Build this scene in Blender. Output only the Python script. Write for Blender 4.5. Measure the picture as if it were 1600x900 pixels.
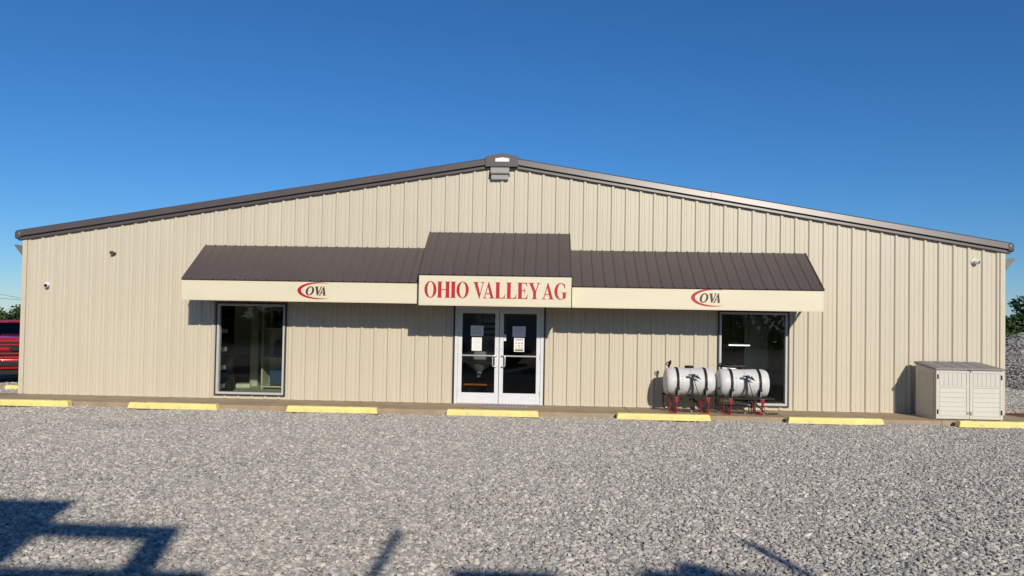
import bpy, bmesh, math, random
import numpy as np
from mathutils import Vector, Matrix
from mathutils.geometry import tessellate_polygon

scene = bpy.context.scene
for o in list(bpy.data.objects):
    bpy.data.objects.remove(o)
COL = scene.collection
rad = math.radians

# ------------------------------------------------------------------ camera
cam = bpy.data.cameras.new('camera')
cam_ob = bpy.data.objects.new('camera', cam)
COL.objects.link(cam_ob)
scene.camera = cam_ob
cam.sensor_width = 36.0
cam.lens = 1130 / 1600 * 36
cam.shift_y = 32 / 1600
cam.clip_start = 0.05
cam.clip_end = 9000
YAW, PITCH, ROLL = -0.03976, 0.02212, 0.01771
_f = Vector((math.sin(YAW) * math.cos(PITCH), math.cos(YAW) * math.cos(PITCH), math.sin(PITCH)))
_r = Vector((math.cos(YAW), -math.sin(YAW), 0))
_u = _r.cross(_f)
_r2 = math.cos(ROLL) * _r + math.sin(ROLL) * _u
_u2 = -math.sin(ROLL) * _r + math.cos(ROLL) * _u
cam_ob.matrix_world = Matrix(((_r2.x, _u2.x, -_f.x, 0.899), (_r2.y, _u2.y, -_f.y, -15.884),
                              (_r2.z, _u2.z, -_f.z, 1.754), (0, 0, 0, 1)))

# ------------------------------------------------------------------ world, sun, exposure
SUN_EL, SUN_AZ = rad(25.3), rad(19.0)          # azimuth to the right of the way from the wall to the camera
world = bpy.data.worlds.new('World')
scene.world = world
world.use_nodes = True
wn = world.node_tree
wn.nodes.clear()
sky = wn.nodes.new('ShaderNodeTexSky')
sky.sky_type = 'NISHITA'
sky.sun_disc = False
sky.sun_elevation = SUN_EL
sky.sun_rotation = math.pi - SUN_AZ
sky.altitude = 3000
sky.air_density = 1.55
sky.dust_density = 0.0
sky.ozone_density = 10.0
bg = wn.nodes.new('ShaderNodeBackground')
bg.inputs['Strength'].default_value = 0.096
hs = wn.nodes.new('ShaderNodeHueSaturation')
hs.inputs['Saturation'].default_value = 1.07
wo = wn.nodes.new('ShaderNodeOutputWorld')
wn.links.new(sky.outputs[0], hs.inputs['Color'])
wn.links.new(hs.outputs[0], bg.inputs[0])
wn.links.new(bg.outputs[0], wo.inputs[0])

sun = bpy.data.lights.new('sun', 'SUN')
sun.energy = 4.25
sun.angle = rad(0.8)
sun.color = (1.0, 0.925, 0.80)
sun_ob = bpy.data.objects.new('sun', sun)
COL.objects.link(sun_ob)
_sd = Vector((math.sin(SUN_AZ) * math.cos(SUN_EL), -math.cos(SUN_AZ) * math.cos(SUN_EL), math.sin(SUN_EL)))
sun_ob.rotation_euler = _sd.to_track_quat('Z', 'Y').to_euler()
sun_ob.location = (20, -40, 30)

vs = scene.view_settings
vs.view_transform = 'Standard'
vs.look = 'None'
vs.exposure = 0.0
vs.gamma = 1.0
vs.use_curve_mapping = False
scene.cycles.max_bounces = 8
scene.cycles.transparent_max_bounces = 12

# ------------------------------------------------------------------ materials
MATS = {}


def new_mat(name):
    m = bpy.data.materials.new(name)
    m.use_nodes = True
    nt = m.node_tree
    b = nt.nodes['Principled BSDF']
    MATS[name] = m
    return m, nt, b


def N(nt, kind, **kw):
    n = nt.nodes.new(kind)
    for k, v in kw.items():
        if k.startswith('i_'):
            key = k[2:]
            n.inputs[int(key) if key.isdigit() else key.replace('_', ' ')].default_value = v
        else:
            setattr(n, k, v)
    return n


def ramp(nt, src, stops):
    r = nt.nodes.new('ShaderNodeValToRGB')
    e = r.color_ramp.elements
    while len(e) < len(stops):
        e.new(0.5)
    for el, (p, c) in zip(e, stops):
        el.position = p
        el.color = (*c, 1)
    nt.links.new(src, r.inputs[0])
    return r


def mat(name, col, rough=0.6, metal=0.0, var=0.12, scale=6.0, stretch=(1, 1, 1), bump=0.0, bscale=60.0,
        spec=0.5, dirt=None, coat=0.0):
    """paint-like material: base colour with mottling, optional fine relief and dirt patches"""
    m, nt, b = new_mat(name)
    L = nt.links
    tc = N(nt, 'ShaderNodeTexCoord')
    mp = N(nt, 'ShaderNodeMapping')
    mp.inputs['Scale'].default_value = stretch
    L.new(tc.outputs['Object'], mp.inputs[0])
    nz = N(nt, 'ShaderNodeTexNoise')
    nz.inputs['Scale'].default_value = scale
    nz.inputs['Detail'].default_value = 5
    nz.inputs['Roughness'].default_value = 0.6
    L.new(mp.outputs[0], nz.inputs[0])
    lo = tuple(max(0, c * (1 - var)) for c in col)
    hi = tuple(min(1, c * (1 + var)) for c in col)
    r = ramp(nt, nz.outputs['Fac'], [(0.3, lo), (0.7, hi)])
    out = r.outputs[0]
    if dirt:
        dcol, dscale, lo_t, hi_t = dirt
        n2 = N(nt, 'ShaderNodeTexNoise')
        n2.inputs['Scale'].default_value = dscale
        n2.inputs['Detail'].default_value = 8
        n2.inputs['Roughness'].default_value = 0.7
        L.new(mp.outputs[0], n2.inputs[0])
        mr = N(nt, 'ShaderNodeMapRange')
        mr.inputs['From Min'].default_value = lo_t
        mr.inputs['From Max'].default_value = hi_t
        L.new(n2.outputs['Fac'], mr.inputs[0])
        mx = N(nt, 'ShaderNodeMix', data_type='RGBA')
        L.new(mr.outputs[0], mx.inputs['Factor'])
        L.new(out, mx.inputs[6])
        mx.inputs[7].default_value = (*dcol, 1)
        out = mx.outputs[2]
    L.new(out, b.inputs['Base Color'])
    b.inputs['Roughness'].default_value = rough
    b.inputs['Metallic'].default_value = metal
    b.inputs['Specular IOR Level'].default_value = spec
    b.inputs['Coat Weight'].default_value = coat
    if bump > 0:
        n3 = N(nt, 'ShaderNodeTexNoise')
        n3.inputs['Scale'].default_value = bscale
        n3.inputs['Detail'].default_value = 4
        L.new(mp.outputs[0], n3.inputs[0])
        bp = N(nt, 'ShaderNodeBump')
        bp.inputs['Strength'].default_value = bump
        bp.inputs['Distance'].default_value = 0.01
        L.new(n3.outputs['Fac'], bp.inputs['Height'])
        L.new(bp.outputs[0], b.inputs['Normal'])
    return m


def glass_mat(name, tint, ior=1.5):
    m = bpy.data.materials.new(name)
    m.use_nodes = True
    nt = m.node_tree
    nt.nodes.clear()
    tr = N(nt, 'ShaderNodeBsdfTransparent')
    tr.inputs[0].default_value = (*tint, 1)
    gl = N(nt, 'ShaderNodeBsdfGlossy')
    gl.inputs['Roughness'].default_value = 0.015
    tc = N(nt, 'ShaderNodeTexCoord')
    nz = N(nt, 'ShaderNodeTexNoise')
    nz.inputs['Scale'].default_value = 1.3
    nz.inputs['Detail'].default_value = 1
    nt.links.new(tc.outputs['Object'], nz.inputs[0])
    bp = N(nt, 'ShaderNodeBump')
    bp.inputs['Strength'].default_value = 0.05
    bp.inputs['Distance'].default_value = 0.02
    nt.links.new(nz.outputs[0], bp.inputs['Height'])
    nt.links.new(bp.outputs[0], gl.inputs['Normal'])
    fr = N(nt, 'ShaderNodeFresnel')
    fr.inputs[0].default_value = ior
    mx = N(nt, 'ShaderNodeMixShader')
    out = N(nt, 'ShaderNodeOutputMaterial')
    nt.links.new(fr.outputs[0], mx.inputs[0])
    nt.links.new(tr.outputs[0], mx.inputs[1])
    nt.links.new(gl.outputs[0], mx.inputs[2])
    nt.links.new(mx.outputs[0], out.inputs[0])
    MATS[name] = m
    return m


def emit_mat(name, col, s):
    m, nt, b = new_mat(name)
    b.inputs['Base Color'].default_value = (*col, 1)
    b.inputs['Emission Color'].default_value = (*col, 1)
    b.inputs['Emission Strength'].default_value = s
    return m


CREAM = (0.555, 0.493, 0.375)
mat('siding', CREAM, rough=0.42, var=0.03, scale=0.7, stretch=(1.6, 1.6, 0.6), bump=0.14, bscale=2.2,
    dirt=((0.42, 0.35, 0.24), 1.2, 0.62, 1.25))
mat('cream_trim', (0.57, 0.50, 0.37), rough=0.4, var=0.04, scale=3)
mat('fascia_cream', (0.69, 0.615, 0.445), rough=0.42, var=0.035, scale=1.2, stretch=(1, 1, 3), bump=0.03, bscale=2.5,
    dirt=((0.45, 0.38, 0.26), 3.0, 0.66, 1.2))
mat('brown_metal', (0.093, 0.072, 0.066), rough=0.42, var=0.05, scale=1.2, bump=0.04, bscale=3,
    dirt=((0.17, 0.14, 0.125), 5, 0.66, 1.1))
mat('trim_brown', (0.092, 0.074, 0.069), rough=0.36, var=0.07, scale=2.0, bump=0.03, bscale=3, spec=0.55)
mat('concrete', (0.37, 0.275, 0.17), rough=0.9, var=0.16, scale=2.5, bump=0.35, bscale=90,
    dirt=((0.25, 0.19, 0.125), 1.6, 0.5, 0.85))
mat('yellow_paint', (0.78, 0.665, 0.235), rough=0.7, var=0.07, scale=3, bump=0.4, bscale=45,
    dirt=((0.42, 0.38, 0.28), 9, 0.56, 0.74))
mat('aluminium', (0.66, 0.665, 0.675), rough=0.42, var=0.05, scale=3, stretch=(1, 1, 6))
mat('window_aluminium', (0.47, 0.465, 0.465), rough=0.45, var=0.06, scale=3)
mat('dark_trim', (0.035, 0.028, 0.025), rough=0.5)
mat('white_metal', (0.78, 0.78, 0.77), rough=0.4, var=0.03)
mat('rubber', (0.02, 0.02, 0.02), rough=0.8)
mat('black_metal', (0.012, 0.012, 0.013), rough=0.5, var=0.2, spec=0.3)
mat('black_plastic', (0.013, 0.013, 0.014), rough=0.55, spec=0.22)
mat('handle_metal', (0.66, 0.65, 0.62), rough=0.3, metal=0.6, var=0.03)
mat('paper', (0.80, 0.79, 0.75), rough=0.8, var=0.03, scale=20)
mat('paper_shade_tint', (0.74, 0.77, 0.82), rough=0.8, var=0.03, scale=20)  # white paper with the awning shade's pale blue put into its colour
mat('print_grey', (0.33, 0.33, 0.34), rough=0.8)
mat('print_pale', (0.50, 0.49, 0.47), rough=0.8)
mat('print_black', (0.03, 0.025, 0.02), rough=0.7)
mat('print_yellow', (0.75, 0.58, 0.10), rough=0.8)
mat('print_pink', (0.62, 0.33, 0.36), rough=0.8)
mat('print_blue', (0.25, 0.38, 0.58), rough=0.8)
mat('print_lilac', (0.45, 0.40, 0.52), rough=0.8)
mat('sign_red', (0.43, 0.008, 0.016), rough=0.42, var=0.06, scale=8)
mat('logo_ink', (0.042, 0.030, 0.018), rough=0.5)
mat('tank_poly', (0.62, 0.615, 0.595), rough=0.5, var=0.05, scale=4, bump=0.05, bscale=20,
    dirt=((0.52, 0.46, 0.38), 5, 0.58, 0.95))
_b = MATS['tank_poly'].node_tree.nodes['Principled BSDF']      # translucent poly
_b.inputs['Subsurface Weight'].default_value = 0.75
_b.inputs['Subsurface Radius'].default_value = (1.0, 0.9, 0.8)
_b.inputs['Subsurface Scale'].default_value = 0.07
mat('red_paint', (0.29, 0.014, 0.022), rough=0.35, var=0.12, scale=9)
mat('resin', (0.575, 0.55, 0.475), rough=0.6, var=0.03, scale=3, bump=0.08, bscale=120)
mat('resin_lid', (0.24, 0.215, 0.20), rough=0.62, var=0.07, scale=5, bump=0.12, bscale=90)
mat('steel_rust', (0.13, 0.045, 0.025), rough=0.85, var=0.35, scale=7, bump=0.3)
mat('truck_red', (0.40, 0.008, 0.014), rough=0.22, var=0.03, coat=0.6)
mat('chrome', (0.75, 0.75, 0.76), rough=0.12, metal=1.0, var=0.02)
mat('lamp_lens', (0.62, 0.62, 0.60), rough=0.15, var=0.03)
mat('amber', (0.7, 0.22, 0.03), rough=0.25)
mat('tail_red', (0.4, 0.02, 0.02), rough=0.25)
mat('room_wall', (0.74, 0.75, 0.66), rough=0.85, var=0.04)
mat('room_floor', (0.50, 0.48, 0.36), rough=0.5, var=0.12, scale=3)
mat('room_ceiling', (0.4, 0.4, 0.38), rough=0.9)
mat('shelf_wood', (0.55, 0.53, 0.43), rough=0.6, var=0.08)
mat('carton', (0.14, 0.075, 0.045), rough=0.85, var=0.1)
mat('carton_white', (0.62, 0.62, 0.6), rough=0.7)
mat('navy', (0.03, 0.06, 0.15), rough=0.6)
mat('orange', (0.65, 0.22, 0.03), rough=0.5)
mat('flood_grey', (0.15, 0.15, 0.13), rough=0.5)
mat('fixture_grey', (0.30, 0.29, 0.25), rough=0.5, var=0.06)
mat('brown_knob', (0.10, 0.06, 0.035), rough=0.5)
mat('trailer_white', (0.62, 0.62, 0.60), rough=0.45)
mat('bark', (0.085, 0.062, 0.043), rough=0.95, var=0.3, scale=12, bump=0.6, bscale=30)
mat('pole_wood', (0.10, 0.075, 0.05), rough=0.9, var=0.2, scale=8, stretch=(4, 4, .3))
glass_mat('shop_glass', (0.84, 0.88, 0.83))
glass_mat('door_glass', (0.68, 0.70, 0.69))
glass_mat('truck_glass', (0.06, 0.08, 0.09))
emit_mat('lit_tube', (0.95, 0.97, 1.0), 2.2)


def leaf_mat(name, lo, hi):
    m, nt, b = new_mat(name)
    geo = N(nt, 'ShaderNodeNewGeometry')
    r = ramp(nt, geo.outputs['Random Per Island'], [(0.0, lo), (1.0, hi)])
    nt.links.new(r.outputs[0], b.inputs['Base Color'])
    b.inputs['Roughness'].default_value = 0.6
    b.inputs['Specular IOR Level'].default_value = 0.25
    b.inputs['Subsurface Weight'].default_value = 0.0
    return m


leaf_mat('leaf_dark', (0.020, 0.036, 0.014), (0.060, 0.095, 0.030))
leaf_mat('leaf_mid', (0.035, 0.060, 0.018), (0.095, 0.135, 0.040))
leaf_mat('leaf_scrub', (0.060, 0.095, 0.022), (0.14, 0.19, 0.05))


def stone_mat(name, dark, mid, light, per_instance=True):
    m, nt, b = new_mat(name)
    L = nt.links
    oi = N(nt, 'ShaderNodeObjectInfo')
    tint = ramp(nt, oi.outputs['Random'], [(0.0, dark), (0.22, tuple((a + c) / 2 for a, c in zip(dark, mid))),
                                           (0.5, mid), (0.8, light), (1.0, tuple(min(1, c * 1.22) for c in light))])
    tint.color_ramp.interpolation = 'LINEAR'
    tc = N(nt, 'ShaderNodeTexCoord')
    nz = N(nt, 'ShaderNodeTexNoise')
    nz.inputs['Scale'].default_value = 2.2
    nz.inputs['Detail'].default_value = 5
    L.new(tc.outputs['Object'], nz.inputs[0])
    r2 = ramp(nt, nz.outputs[0], [(0.25, (0.82, 0.82, 0.83)), (0.75, (1.10, 1.08, 1.05))])
    mx = N(nt, 'ShaderNodeMix', data_type='RGBA', blend_type='MULTIPLY')
    mx.inputs['Factor'].default_value = 1
    L.new(tint.outputs[0], mx.inputs[6])
    L.new(r2.outputs[0], mx.inputs[7])
    L.new(mx.outputs[2], b.inputs['Base Color'])
    b.inputs['Roughness'].default_value = 0.88
    b.inputs['Specular IOR Level'].default_value = 0.3
    return m


stone_mat('gravel_stone', (0.29, 0.28, 0.265), (0.44, 0.41, 0.365), (0.565, 0.525, 0.46))
stone_mat('pile_stone', (0.10, 0.10, 0.11), (0.27, 0.265, 0.26), (0.43, 0.415, 0.39))


def ground_mat():
    m, nt, b = new_mat('ground')
    L = nt.links
    tc = N(nt, 'ShaderNodeTexCoord')
    v = N(nt, 'ShaderNodeTexVoronoi')
    v.inputs['Scale'].default_value = 24
    L.new(tc.outputs['Object'], v.inputs['Vector'])
    sep = N(nt, 'ShaderNodeSeparateColor')
    L.new(v.outputs['Color'], sep.inputs[0])
    g = ramp(nt, sep.outputs[0], [(0.0, (0.27, 0.255, 0.235)), (0.5, (0.37, 0.345, 0.31)), (1.0, (0.50, 0.465, 0.415))])
    n1 = N(nt, 'ShaderNodeTexNoise')
    n1.inputs['Scale'].default_value = 0.5
    n1.inputs['Detail'].default_value = 8
    L.new(tc.outputs['Object'], n1.inputs[0])
    r2 = ramp(nt, n1.outputs[0], [(0.3, (0.80, 0.80, 0.80)), (0.7, (1.08, 1.07, 1.05))])
    mx = N(nt, 'ShaderNodeMix', data_type='RGBA', blend_type='MULTIPLY')
    mx.inputs['Factor'].default_value = 1
    L.new(g.outputs[0], mx.inputs[6])
    L.new(r2.outputs[0], mx.inputs[7])
    # meadow beyond the gravel lot
    ln = N(nt, 'ShaderNodeVectorMath', operation='LENGTH')
    L.new(tc.outputs['Object'], ln.inputs[0])
    n2 = N(nt, 'ShaderNodeTexNoise')
    n2.inputs['Scale'].default_value = 0.08
    n2.inputs['Detail'].default_value = 6
    L.new(tc.outputs['Object'], n2.inputs[0])
    ma = N(nt, 'ShaderNodeMath', operation='MULTIPLY_ADD')
    ma.inputs[1].default_value = 26
    L.new(n2.outputs[0], ma.inputs[0])
    L.new(ln.outputs['Value'], ma.inputs[2])
    mr = N(nt, 'ShaderNodeMapRange')
    mr.inputs['From Min'].default_value = 50
    mr.inputs['From Max'].default_value = 56
    L.new(ma.outputs[0], mr.inputs[0])
    n3 = N(nt, 'ShaderNodeTexNoise')
    n3.inputs['Scale'].default_value = 0.9
    n3.inputs['Detail'].default_value = 8
    L.new(tc.outputs['Object'], n3.inputs[0])
    gr = ramp(nt, n3.outputs[0], [(0.3, (0.045, 0.065, 0.018)), (0.7, (0.11, 0.125, 0.04))])
    m2 = N(nt, 'ShaderNodeMix', data_type='RGBA')
    L.new(mr.outputs[0], m2.inputs['Factor'])
    L.new(mx.outputs[2], m2.inputs[6])
    L.new(gr.outputs[0], m2.inputs[7])
    L.new(m2.outputs[2], b.inputs['Base Color'])
    b.inputs['Roughness'].default_value = 0.95
    b.inputs['Specular IOR Level'].default_value = 0.2
    bp = N(nt, 'ShaderNodeBump')
    bp.inputs['Strength'].default_value = 0.9
    bp.inputs['Distance'].default_value = 0.03
    bp.invert = True
    L.new(v.outputs['Distance'], bp.inputs['Height'])
    L.new(bp.outputs[0], b.inputs['Normal'])


ground_mat()


# ------------------------------------------------------------------ mesh helpers
class MB:
    def __init__(self):
        self.v, self.f = [], []

    def add(self, verts, faces):
        n = len(self.v)
        self.v += [tuple(p) for p in verts]
        self.f += [tuple(n + i for i in f) for f in faces]
        return self

    def box(self, x0, x1, y0, y1, z0, z1):
        return self.add([(x0, y0, z0), (x1, y0, z0), (x1, y1, z0), (x0, y1, z0),
                         (x0, y0, z1), (x1, y0, z1), (x1, y1, z1), (x0, y1, z1)],
                        [(0, 3, 2, 1), (4, 5, 6, 7), (0, 1, 5, 4), (1, 2, 6, 5), (2, 3, 7, 6), (3, 0, 4, 7)])

    def hexa(self, pts):       # eight corners: bottom ring then top ring
        return self.add(pts, [(0, 3, 2, 1), (4, 5, 6, 7), (0, 1, 5, 4), (1, 2, 6, 5), (2, 3, 7, 6), (3, 0, 4, 7)])

    def prism(self, poly, axis, a, b):
        """extrude a 2D polygon along axis; poly in the two other axes in order"""
        def P(p, t):
            if axis == 'x':
                return (t, p[0], p[1])
            if axis == 'y':
                return (p[0], t, p[1])
            return (p[0], p[1], t)
        n = len(poly)
        vs_ = [P(p, a) for p in poly] + [P(p, b) for p in poly]
        fs = [tuple(range(n))[::-1], tuple(range(n, 2 * n))]
        fs += [(i, (i + 1) % n, n + (i + 1) % n, n + i) for i in range(n)]
        return self.add(vs_, fs)

    def tube(self, path, r, n=8, cap=True):
        path = [Vector(p) for p in path]
        rs = r if isinstance(r, (list, tuple)) else [r] * len(path)
        rings = []
        up = None
        for i, p in enumerate(path):
            if i == 0:
                d = path[1] - p
            elif i == len(path) - 1:
                d = p - path[i - 1]
            else:
                d = (path[i + 1] - p).normalized() + (p - path[i - 1]).normalized()
            d.normalize()
            if up is None:
                up = Vector((0, 0, 1)) if abs(d.z) < 0.9 else Vector((1, 0, 0))
            a = d.cross(up)
            a.normalize()
            b = a.cross(d)
            up = b
            rings.append([p + rs[i] * (math.cos(2 * math.pi * k / n) * a + math.sin(2 * math.pi * k / n) * b)
                          for k in range(n)])
        base = len(self.v)
        for rg in rings:
            self.v += [tuple(q) for q in rg]
        for i in range(len(rings) - 1):
            for k in range(n):
                self.f.append((base + i * n + k, base + i * n + (k + 1) % n,
                               base + (i + 1) * n + (k + 1) % n, base + (i + 1) * n + k))
        if cap:
            self.f.append(tuple(base + k for k in range(n))[::-1])
            self.f.append(tuple(base + (len(rings) - 1) * n + k for k in range(n)))
        return self

    def lathe(self, prof, origin, axis, n=24, sx=1.0, sy=1.0):
        """prof: (t along axis, radius); closed with caps; sx, sy squash the two radial axes"""
        o = Vector(origin)
        ax = {'x': (Vector((1, 0, 0)), Vector((0, 1, 0)), Vector((0, 0, 1))),
              'y': (Vector((0, 1, 0)), Vector((1, 0, 0)), Vector((0, 0, 1))),
              'z': (Vector((0, 0, 1)), Vector((1, 0, 0)), Vector((0, 1, 0)))}[axis]
        base = len(self.v)
        for t, r in prof:
            for k in range(n):
                a = 2 * math.pi * k / n
                self.v.append(tuple(o + ax[0] * t + ax[1] * (r * sx * math.cos(a)) + ax[2] * (r * sy * math.sin(a))))
        for i in range(len(prof) - 1):
            for k in range(n):
                self.f.append((base + i * n + k, base + i * n + (k + 1) % n,
                               base + (i + 1) * n + (k + 1) % n, base + (i + 1) * n + k))
        self.f.append(tuple(base + k for k in range(n))[::-1])
        self.f.append(tuple(base + (len(prof) - 1) * n + k for k in range(n)))
        return self

    def build(self, name, material, parent=None, bevel=0.0, smooth=False, seg=2, angle=35):
        me = bpy.data.meshes.new(name)
        me.from_pydata(self.v, [], self.f)
        bm = bmesh.new()
        bm.from_mesh(me)
        bmesh.ops.recalc_face_normals(bm, faces=bm.faces)
        if bevel > 0:
            es = [e for e in bm.edges if len(e.link_faces) == 2 and e.calc_face_angle(0) > rad(28)]
            bmesh.ops.bevel(bm, geom=es, offset=bevel, segments=seg, profile=0.5, affect='EDGES', clamp_overlap=True)
        bm.to_mesh(me)
        bm.free()
        if smooth:
            for p in me.polygons:
                p.use_smooth = True
            me.set_sharp_from_angle(angle=rad(angle))
        me.materials.append(MATS[material])
        ob = bpy.data.objects.new(name, me)
        COL.objects.link(ob)
        if parent:
            ob.parent = parent
        return ob


def tag(o, label=None, cat=None, group=None, kind=None):
    if label:
        o['label'] = label
    if cat:
        o['category'] = cat
    if group:
        o['group'] = group
    if kind:
        o['kind'] = kind
    return o


def empty(name, loc=(0, 0, 0), rz=0.0):
    o = bpy.data.objects.new(name, None)
    o.empty_display_size = 0.2
    COL.objects.link(o)
    o.location = loc
    o.rotation_euler = (0, 0, rz)
    return o


def share(src, parent=None, loc=None):
    c = src.copy()
    COL.objects.link(c)
    c.parent = parent
    if loc is not None:
        c.location = loc
    return c


def copy_tree(o, parent=None):
    c = o.copy()
    COL.objects.link(c)
    c.parent = parent
    for ch in [q for q in bpy.data.objects if q.parent == o]:
        copy_tree(ch, c)
    return c


def beam(mb, p, q, w, h):
    """rectangular bar from p to q"""
    p, q = Vector(p), Vector(q)
    d = (q - p).normalized()
    up = Vector((0, 0, 1)) if abs(d.z) < 0.95 else Vector((0, 1, 0))
    a = d.cross(up).normalized()
    b = a.cross(d).normalized()
    c = []
    for e in (p, q):
        c += [e - a * w / 2 - b * h / 2, e + a * w / 2 - b * h / 2, e + a * w / 2 + b * h / 2, e - a * w / 2 + b * h / 2]
    return mb.hexa(c)


# ------------------------------------------------------------------ ground
def ground_z(x, y):
    z = -0.10
    z += 0.018 * math.sin(0.9 * x + 0.6) * math.sin(0.7 * y + 1.1) + 0.012 * math.sin(2.3 * x - 1.7 * y)
    if y > -1.8:
        k = min(1, max(0, (y + 1.2) / 5.5))
        s = min(1, max(0, (-x - 11.2) / 1.6))
        z -= 0.20 * k * k * (3 - 2 * k) * s
    r = math.hypot(x, y)
    if r > 45:
        k = min(1, (r - 45) / 60)
        w = 0.5 - 0.5 * math.tanh(x / 20)
        z -= (0.6 + 2.8 * w) * k * k * (3 - 2 * k)
    return z


def axis_lines(fine0, fine1, step):
    a = list(np.arange(fine0, fine1 + 1e-6, step))
    s, p = step, a[-1]
    up = []
    while p < 4000:
        s *= 1.35
        p += s
        up.append(p)
    s, p = step, a[0]
    dn = []
    while p > -4000:
        s *= 1.35
        p -= s
        dn.append(p)
    return dn[::-1] + a + up


gx, gy = axis_lines(-16, 16, 0.5), axis_lines(-20, 14, 0.5)
mb = MB()
mb.v = [(x, y, ground_z(x, y)) for y in gy for x in gx]
nx = len(gx)
mb.f = [(j * nx + i, j * nx + i + 1, (j + 1) * nx + i + 1, (j + 1) * nx + i)
        for j in range(len(gy) - 1) for i in range(nx - 1)]
g = mb.build('ground', 'ground', smooth=True, angle=180)
tag(g, kind='structure')

# concrete apron, cast in bays with joints
ap = MB().box(-12.5, 10.98, -1.22, 0.10, -0.30, -0.016).build('pavement', 'concrete')
tag(ap, kind='structure')
xs = [-12.5, -9.45, -6.4, -3.35, -0.3, 2.75, 5.8, 8.85, 10.98]
for a, b in zip(xs[:-1], xs[1:]):
    MB().box(a + 0.004, b - 0.004, -1.235, 0.06, -0.20, 0.0).build('slab', 'concrete', ap, bevel=0.012)

# ------------------------------------------------------------------ the steel building
B = empty('metal_building', (0, 0, 0))
tag(B, 'long cream ribbed metal building with low brown gable roof and three brown awnings', 'building')
ZR, SL, HW = 5.238, 0.163, 10.76


def roof_z(x):
    return ZR - SL * abs(x)


OPEN = [(-6.30, -4.77, 0.10, 2.105), (4.78, 6.24, 0.10, 2.105), (-0.976, 0.976, -0.05, 2.15)]
FT = 0.3048
# profile of one panel: three feet wide, a rib each foot, two low ridges between ribs
rib = [(-0.045, 0.0), (-0.021, 0.032), (0.021, 0.032), (0.045, 0.0)]


def mini(c):
    return [(c - 0.024, 0.0), (c - 0.014, 0.006), (c + 0.014, 0.006), (c + 0.024, 0.0)]


prof_foot = rib + mini(FT / 3) + mini(2 * FT / 3)
front = MB()
# inner lining with openings gives the wall its thickness
cuts = sorted(OPEN)
x = -HW + 0.02
for (a, b, z0, z1) in cuts + [(HW - 0.02, HW - 0.02, 0, 0)]:
    if a - x > 0.001:
        pts = sorted({x, a} | ({0.0} if x < 0 < a else set()))
        for p, q in zip(pts[:-1], pts[1:]):
            front.prism([(p, 0.0), (q, 0.0), (q, roof_z(q) - 0.05), (p, roof_z(p) - 0.05)], 'y', 0.03, 0.16)
    if b > a:
        pts = sorted({a, b} | ({0.0} if a < 0 < b else set()))
        for p, q in zip(pts[:-1], pts[1:]):
            front.prism([(p, z1), (q, z1), (q, roof_z(q) - 0.05), (p, roof_z(p) - 0.05)], 'y', 0.03, 0.16)
        if z0 > 0:
            front.prism([(a, 0), (b, 0), (b, z0), (a, z0)], 'y', 0.03, 0.16)
    x = b
wall = front.build('front_wall', 'room_wall', B)

K0 = -34.0
npan = 23
for ip in range(npan + 1):
    k_start = K0 - 1 + ip * 3
    cols = []
    for k in range(3):
        xc = (k_start + k) * FT
        cols += [(xc + px, -h) for px, h in prof_foot]
    cols.append(((k_start + 3) * FT - 0.045, 0.0))
    lo, hi = max(-HW, cols[0][0]), min(HW, cols[-1][0])
    if hi - lo < 0.02:
        continue
    xsrt = set()

    def yat(xx):
        for (xa, ya), (xb, yb) in zip(cols[:-1], cols[1:]):
            if xa <= xx <= xb:
                return ya + (yb - ya) * (xx - xa) / max(1e-9, xb - xa)
        return 0.0
    X = [c[0] for c in cols if lo < c[0] < hi] + [lo, hi]
    for (a, b, _, _) in OPEN:
        X += [e for e in (a - 0.03, b + 0.03) if lo < e < hi]
    if lo < 0 < hi:
        X.append(0.0)
    X = sorted(set(round(e, 5) for e in X))
    pm, pl_ = MB(), MB()
    rnd = random.Random(ip)
    off = -0.0015 * rnd.random() - 0.001
    for xa, xb in zip(X[:-1], X[1:]):
        ya, yb = yat(xa) + off, yat(xb) + off
        xm = (xa + xb) / 2
        spans = [(0.006, None)]
        for (a, b, z0, z1) in OPEN:
            if a - 0.03 < xm < b + 0.03:
                spans = ([(0.006, z0 - 0.03)] if z0 > 0 else []) + [(z1 + 0.03, None)]
        for (z0, z1) in spans:
            ta, tb = (z1, z1) if z1 is not None else (roof_z(xa) + 0.04, roof_z(xb) + 0.04)
            (pl_ if z1 is not None else pm).add([(xa, ya, z0), (xb, yb, z0), (xb, yb, tb), (xa, ya, ta)], [(0, 1, 2, 3)])
    pm.build('wall_panel', 'siding', wall)
    if pl_.v:
        pl_.build('wall_panel', 'siding', wall)

# fasteners on the girt lines
sc = MB()
for zz in (0.12, 0.95, 1.78, 2.30, 3.28, 4.2):
    for k in range(-35, 36):
        for dx in (0.075, 0.20):
            xx = k * FT + dx
            if abs(xx) > HW - 0.1 or zz > roof_z(xx) - 0.2:
                continue
            if any(a - 0.05 < xx < b + 0.05 and z0 - .05 < zz < z1 + .05 for a, b, z0, z1 in OPEN):
                continue
            sc.lathe([(-0.0035 - 0.006, 0.004), (-0.0035, 0.008)], (xx, 0, zz), 'y', n=6)
tag(sc.build('screws', 'fixture_grey', wall), kind='stuff')

# corner trims, base line
for s in (-1, 1):
    MB().box(s * HW - 0.052, s * HW + 0.052, -0.042, 0.06, 0.004, roof_z(HW) + 0.05).build('corner_trim', 'cream_trim', B, bevel=0.004)
MB().box(-HW + .06, -0.99, -0.012, 0.03, 0.001, 0.018).box(0.99, HW - .06, -0.012, 0.03, 0.001, 0.018).build('base_trim', 'cream_trim', B)

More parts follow.
